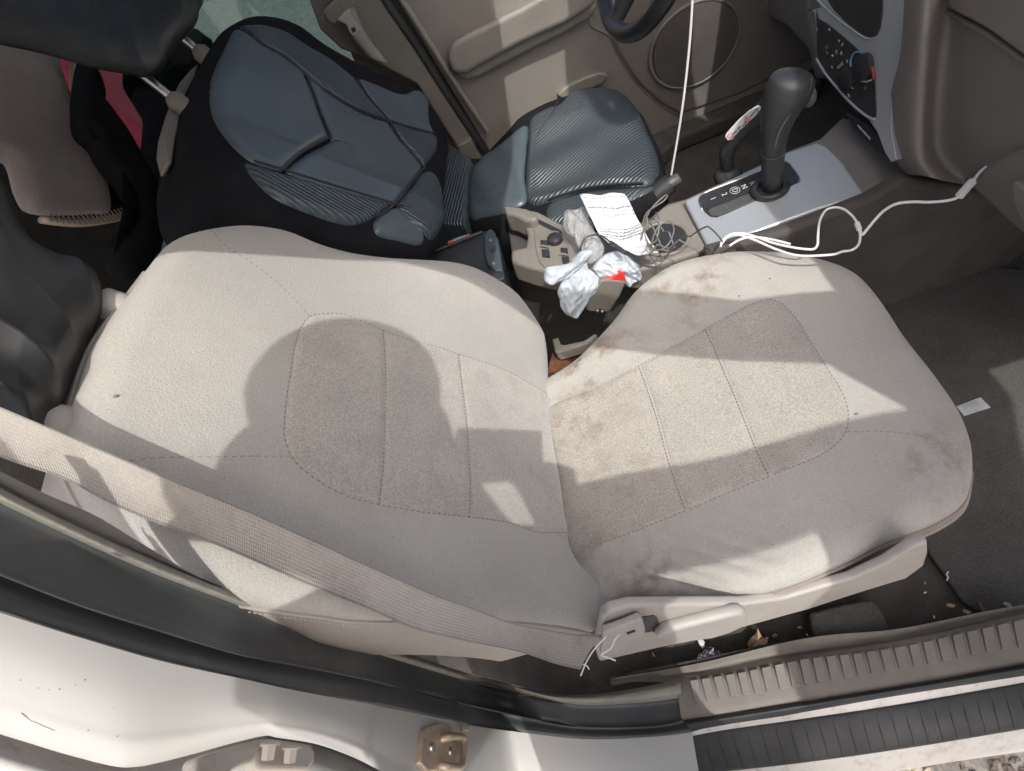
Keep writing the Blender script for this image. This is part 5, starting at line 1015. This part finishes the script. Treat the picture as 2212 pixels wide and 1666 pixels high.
o_ = mesh('dry_leaf', np.vstack([lf, [c_]]), [(i, (i+1) % len(lf), len(lf)) for i in range(len(lf))], M_leafm, None, None, False); tag(o_, 'crumpled pale brown dry leaf on the carpet beside the sill', 'leaf')
o_.modifiers.new('solid', 'SOLIDIFY').thickness = .001
fc = on(b2([(455, 575)]), 2, .03)[0]; V, F = sphere_geo(fc, (.017, .012, .011), 16, 10); V = [v+(v-fc)*rng.uniform(-.35, .3) for v in V]
tag(mesh('foil_ball', V, F, mat('crumpled_foil', (.82, .82, .84), .18, metal=1, var=.05), None, None, False), 'crumpled ball of silver foil on the carpet near the sill', 'foil')
tag(prism('twig', on(b2([(1950, 278), (1970, 274), (2010, 352), (1992, 362)]), 2, .03), (0, 0, 1), .005, mat('twig_brown', (.22, .11, .06), .8, var=.3), None, bevel=.0015), 'short brown twig on the floor mat edge near the sill', 'twig')
tag(tube('thread_scrap', catmull(on(b2([(1790, 110), (1780, 125), (1788, 140), (1780, 160)]), 2, .02), 12), .0011, M_wcab), 'curly white thread scrap on the carpet edge', 'thread')
CR = ['flat amber crumb under the recline lever', 'orange brown crumb below the belt end', 'pale crumb left of the foil ball under the seat shield', 'pale oblong crumb low down left of the foil ball', 'rust coloured crumb between belt end and foil ball', 'tan crumb right of the dry leaf beside the rail cover', 'tiny pale crumb at the left edge of the rail cover', 'thin leaf shred just right of the dry leaf',
      'white crumb right of the rail cover under the seat corner', 'tiny pale crumb below the white thread scrap', 'long pale crumb on the carpet below the thread scrap', 'yellowish crumb on the carpet left of the twig', 'small white sliver just left of the twig', 'pale speck just right of the twig', 'white sliver on the mat edge well right of the twig', 'pale speck right of the rail cover, near the sill', 'pale speck midway between rail cover and twig', 'pale speck at the right corner of the rail cover', 'pale speck left of the white thread scrap', '']
for i, (x, y, s) in enumerate([(410, 500, .016), (55, 572, .010), (145, 572, .006), (150, 635, .007), (300, 615, .006), (960, 420, .006), (1000, 460, .004), (820, 465, .008), (1480, 348, .006), (1660, 225, .004), (1805, 298, .010), (1890, 332, .010), (1922, 325, .006), (2045, 295, .006), (2120, 292, .010), (1710, 362, .004), (1790, 360, .004), (1630, 380, .004), (1660, 172, .003), (905, 300, .003)]):
    z = .02 if not (y < 320 and x < 1000) else .2
    c = on(b2([(x, y)]), 2, .022)[0]; s *= .75; V, F = sphere_geo(c, (s*.9, s*.45, s*.3), 7, 5); an = rng.uniform(0, 3)
    V = [c+np.array([(v-c)[0]*math.cos(an)-(v-c)[1]*math.sin(an), (v-c)[0]*math.sin(an)+(v-c)[1]*math.cos(an), (v-c)[2]])*rng.uniform(.7, 1.2) for v in V]
    if i in (1, 3, 4, 8, 12, 13, 16, 17, 19): continue
    tag(mesh('debris_crumb', V, F, M_debris if i % 3 else M_wcab, None, None, False), CR[i], 'debris', 'crumbs on the carpet')
# specks on the seat cloth
for p, s, lb_ in (((248, 857), .0025, 'tiny dark comma shaped lint speck on the backrest near the belt'), ((1663, 603), .002, 'tiny dark lint speck near the far edge of the seat cushion'), ((1850, 895), .003, 'dark lint speck beside the front corner of the cushion insert'), ((1597, 640), .002, 'faint dark lint speck on the cushion above its insert panel')):
    f, H = (BF, HB) if p[0] < 1000 else (CF, HC); u = f.hit([p], H); P = f.pos(u[:, 0], u[:, 1], H(u[:, 0], u[:, 1])+.001)[0]
    V, F = sphere_geo(P, (s, s*.6, s*.5), 7, 5); tag(mesh('lint_speck', V, F, M_thr), lb_, 'lint', 'lint specks on the seat')
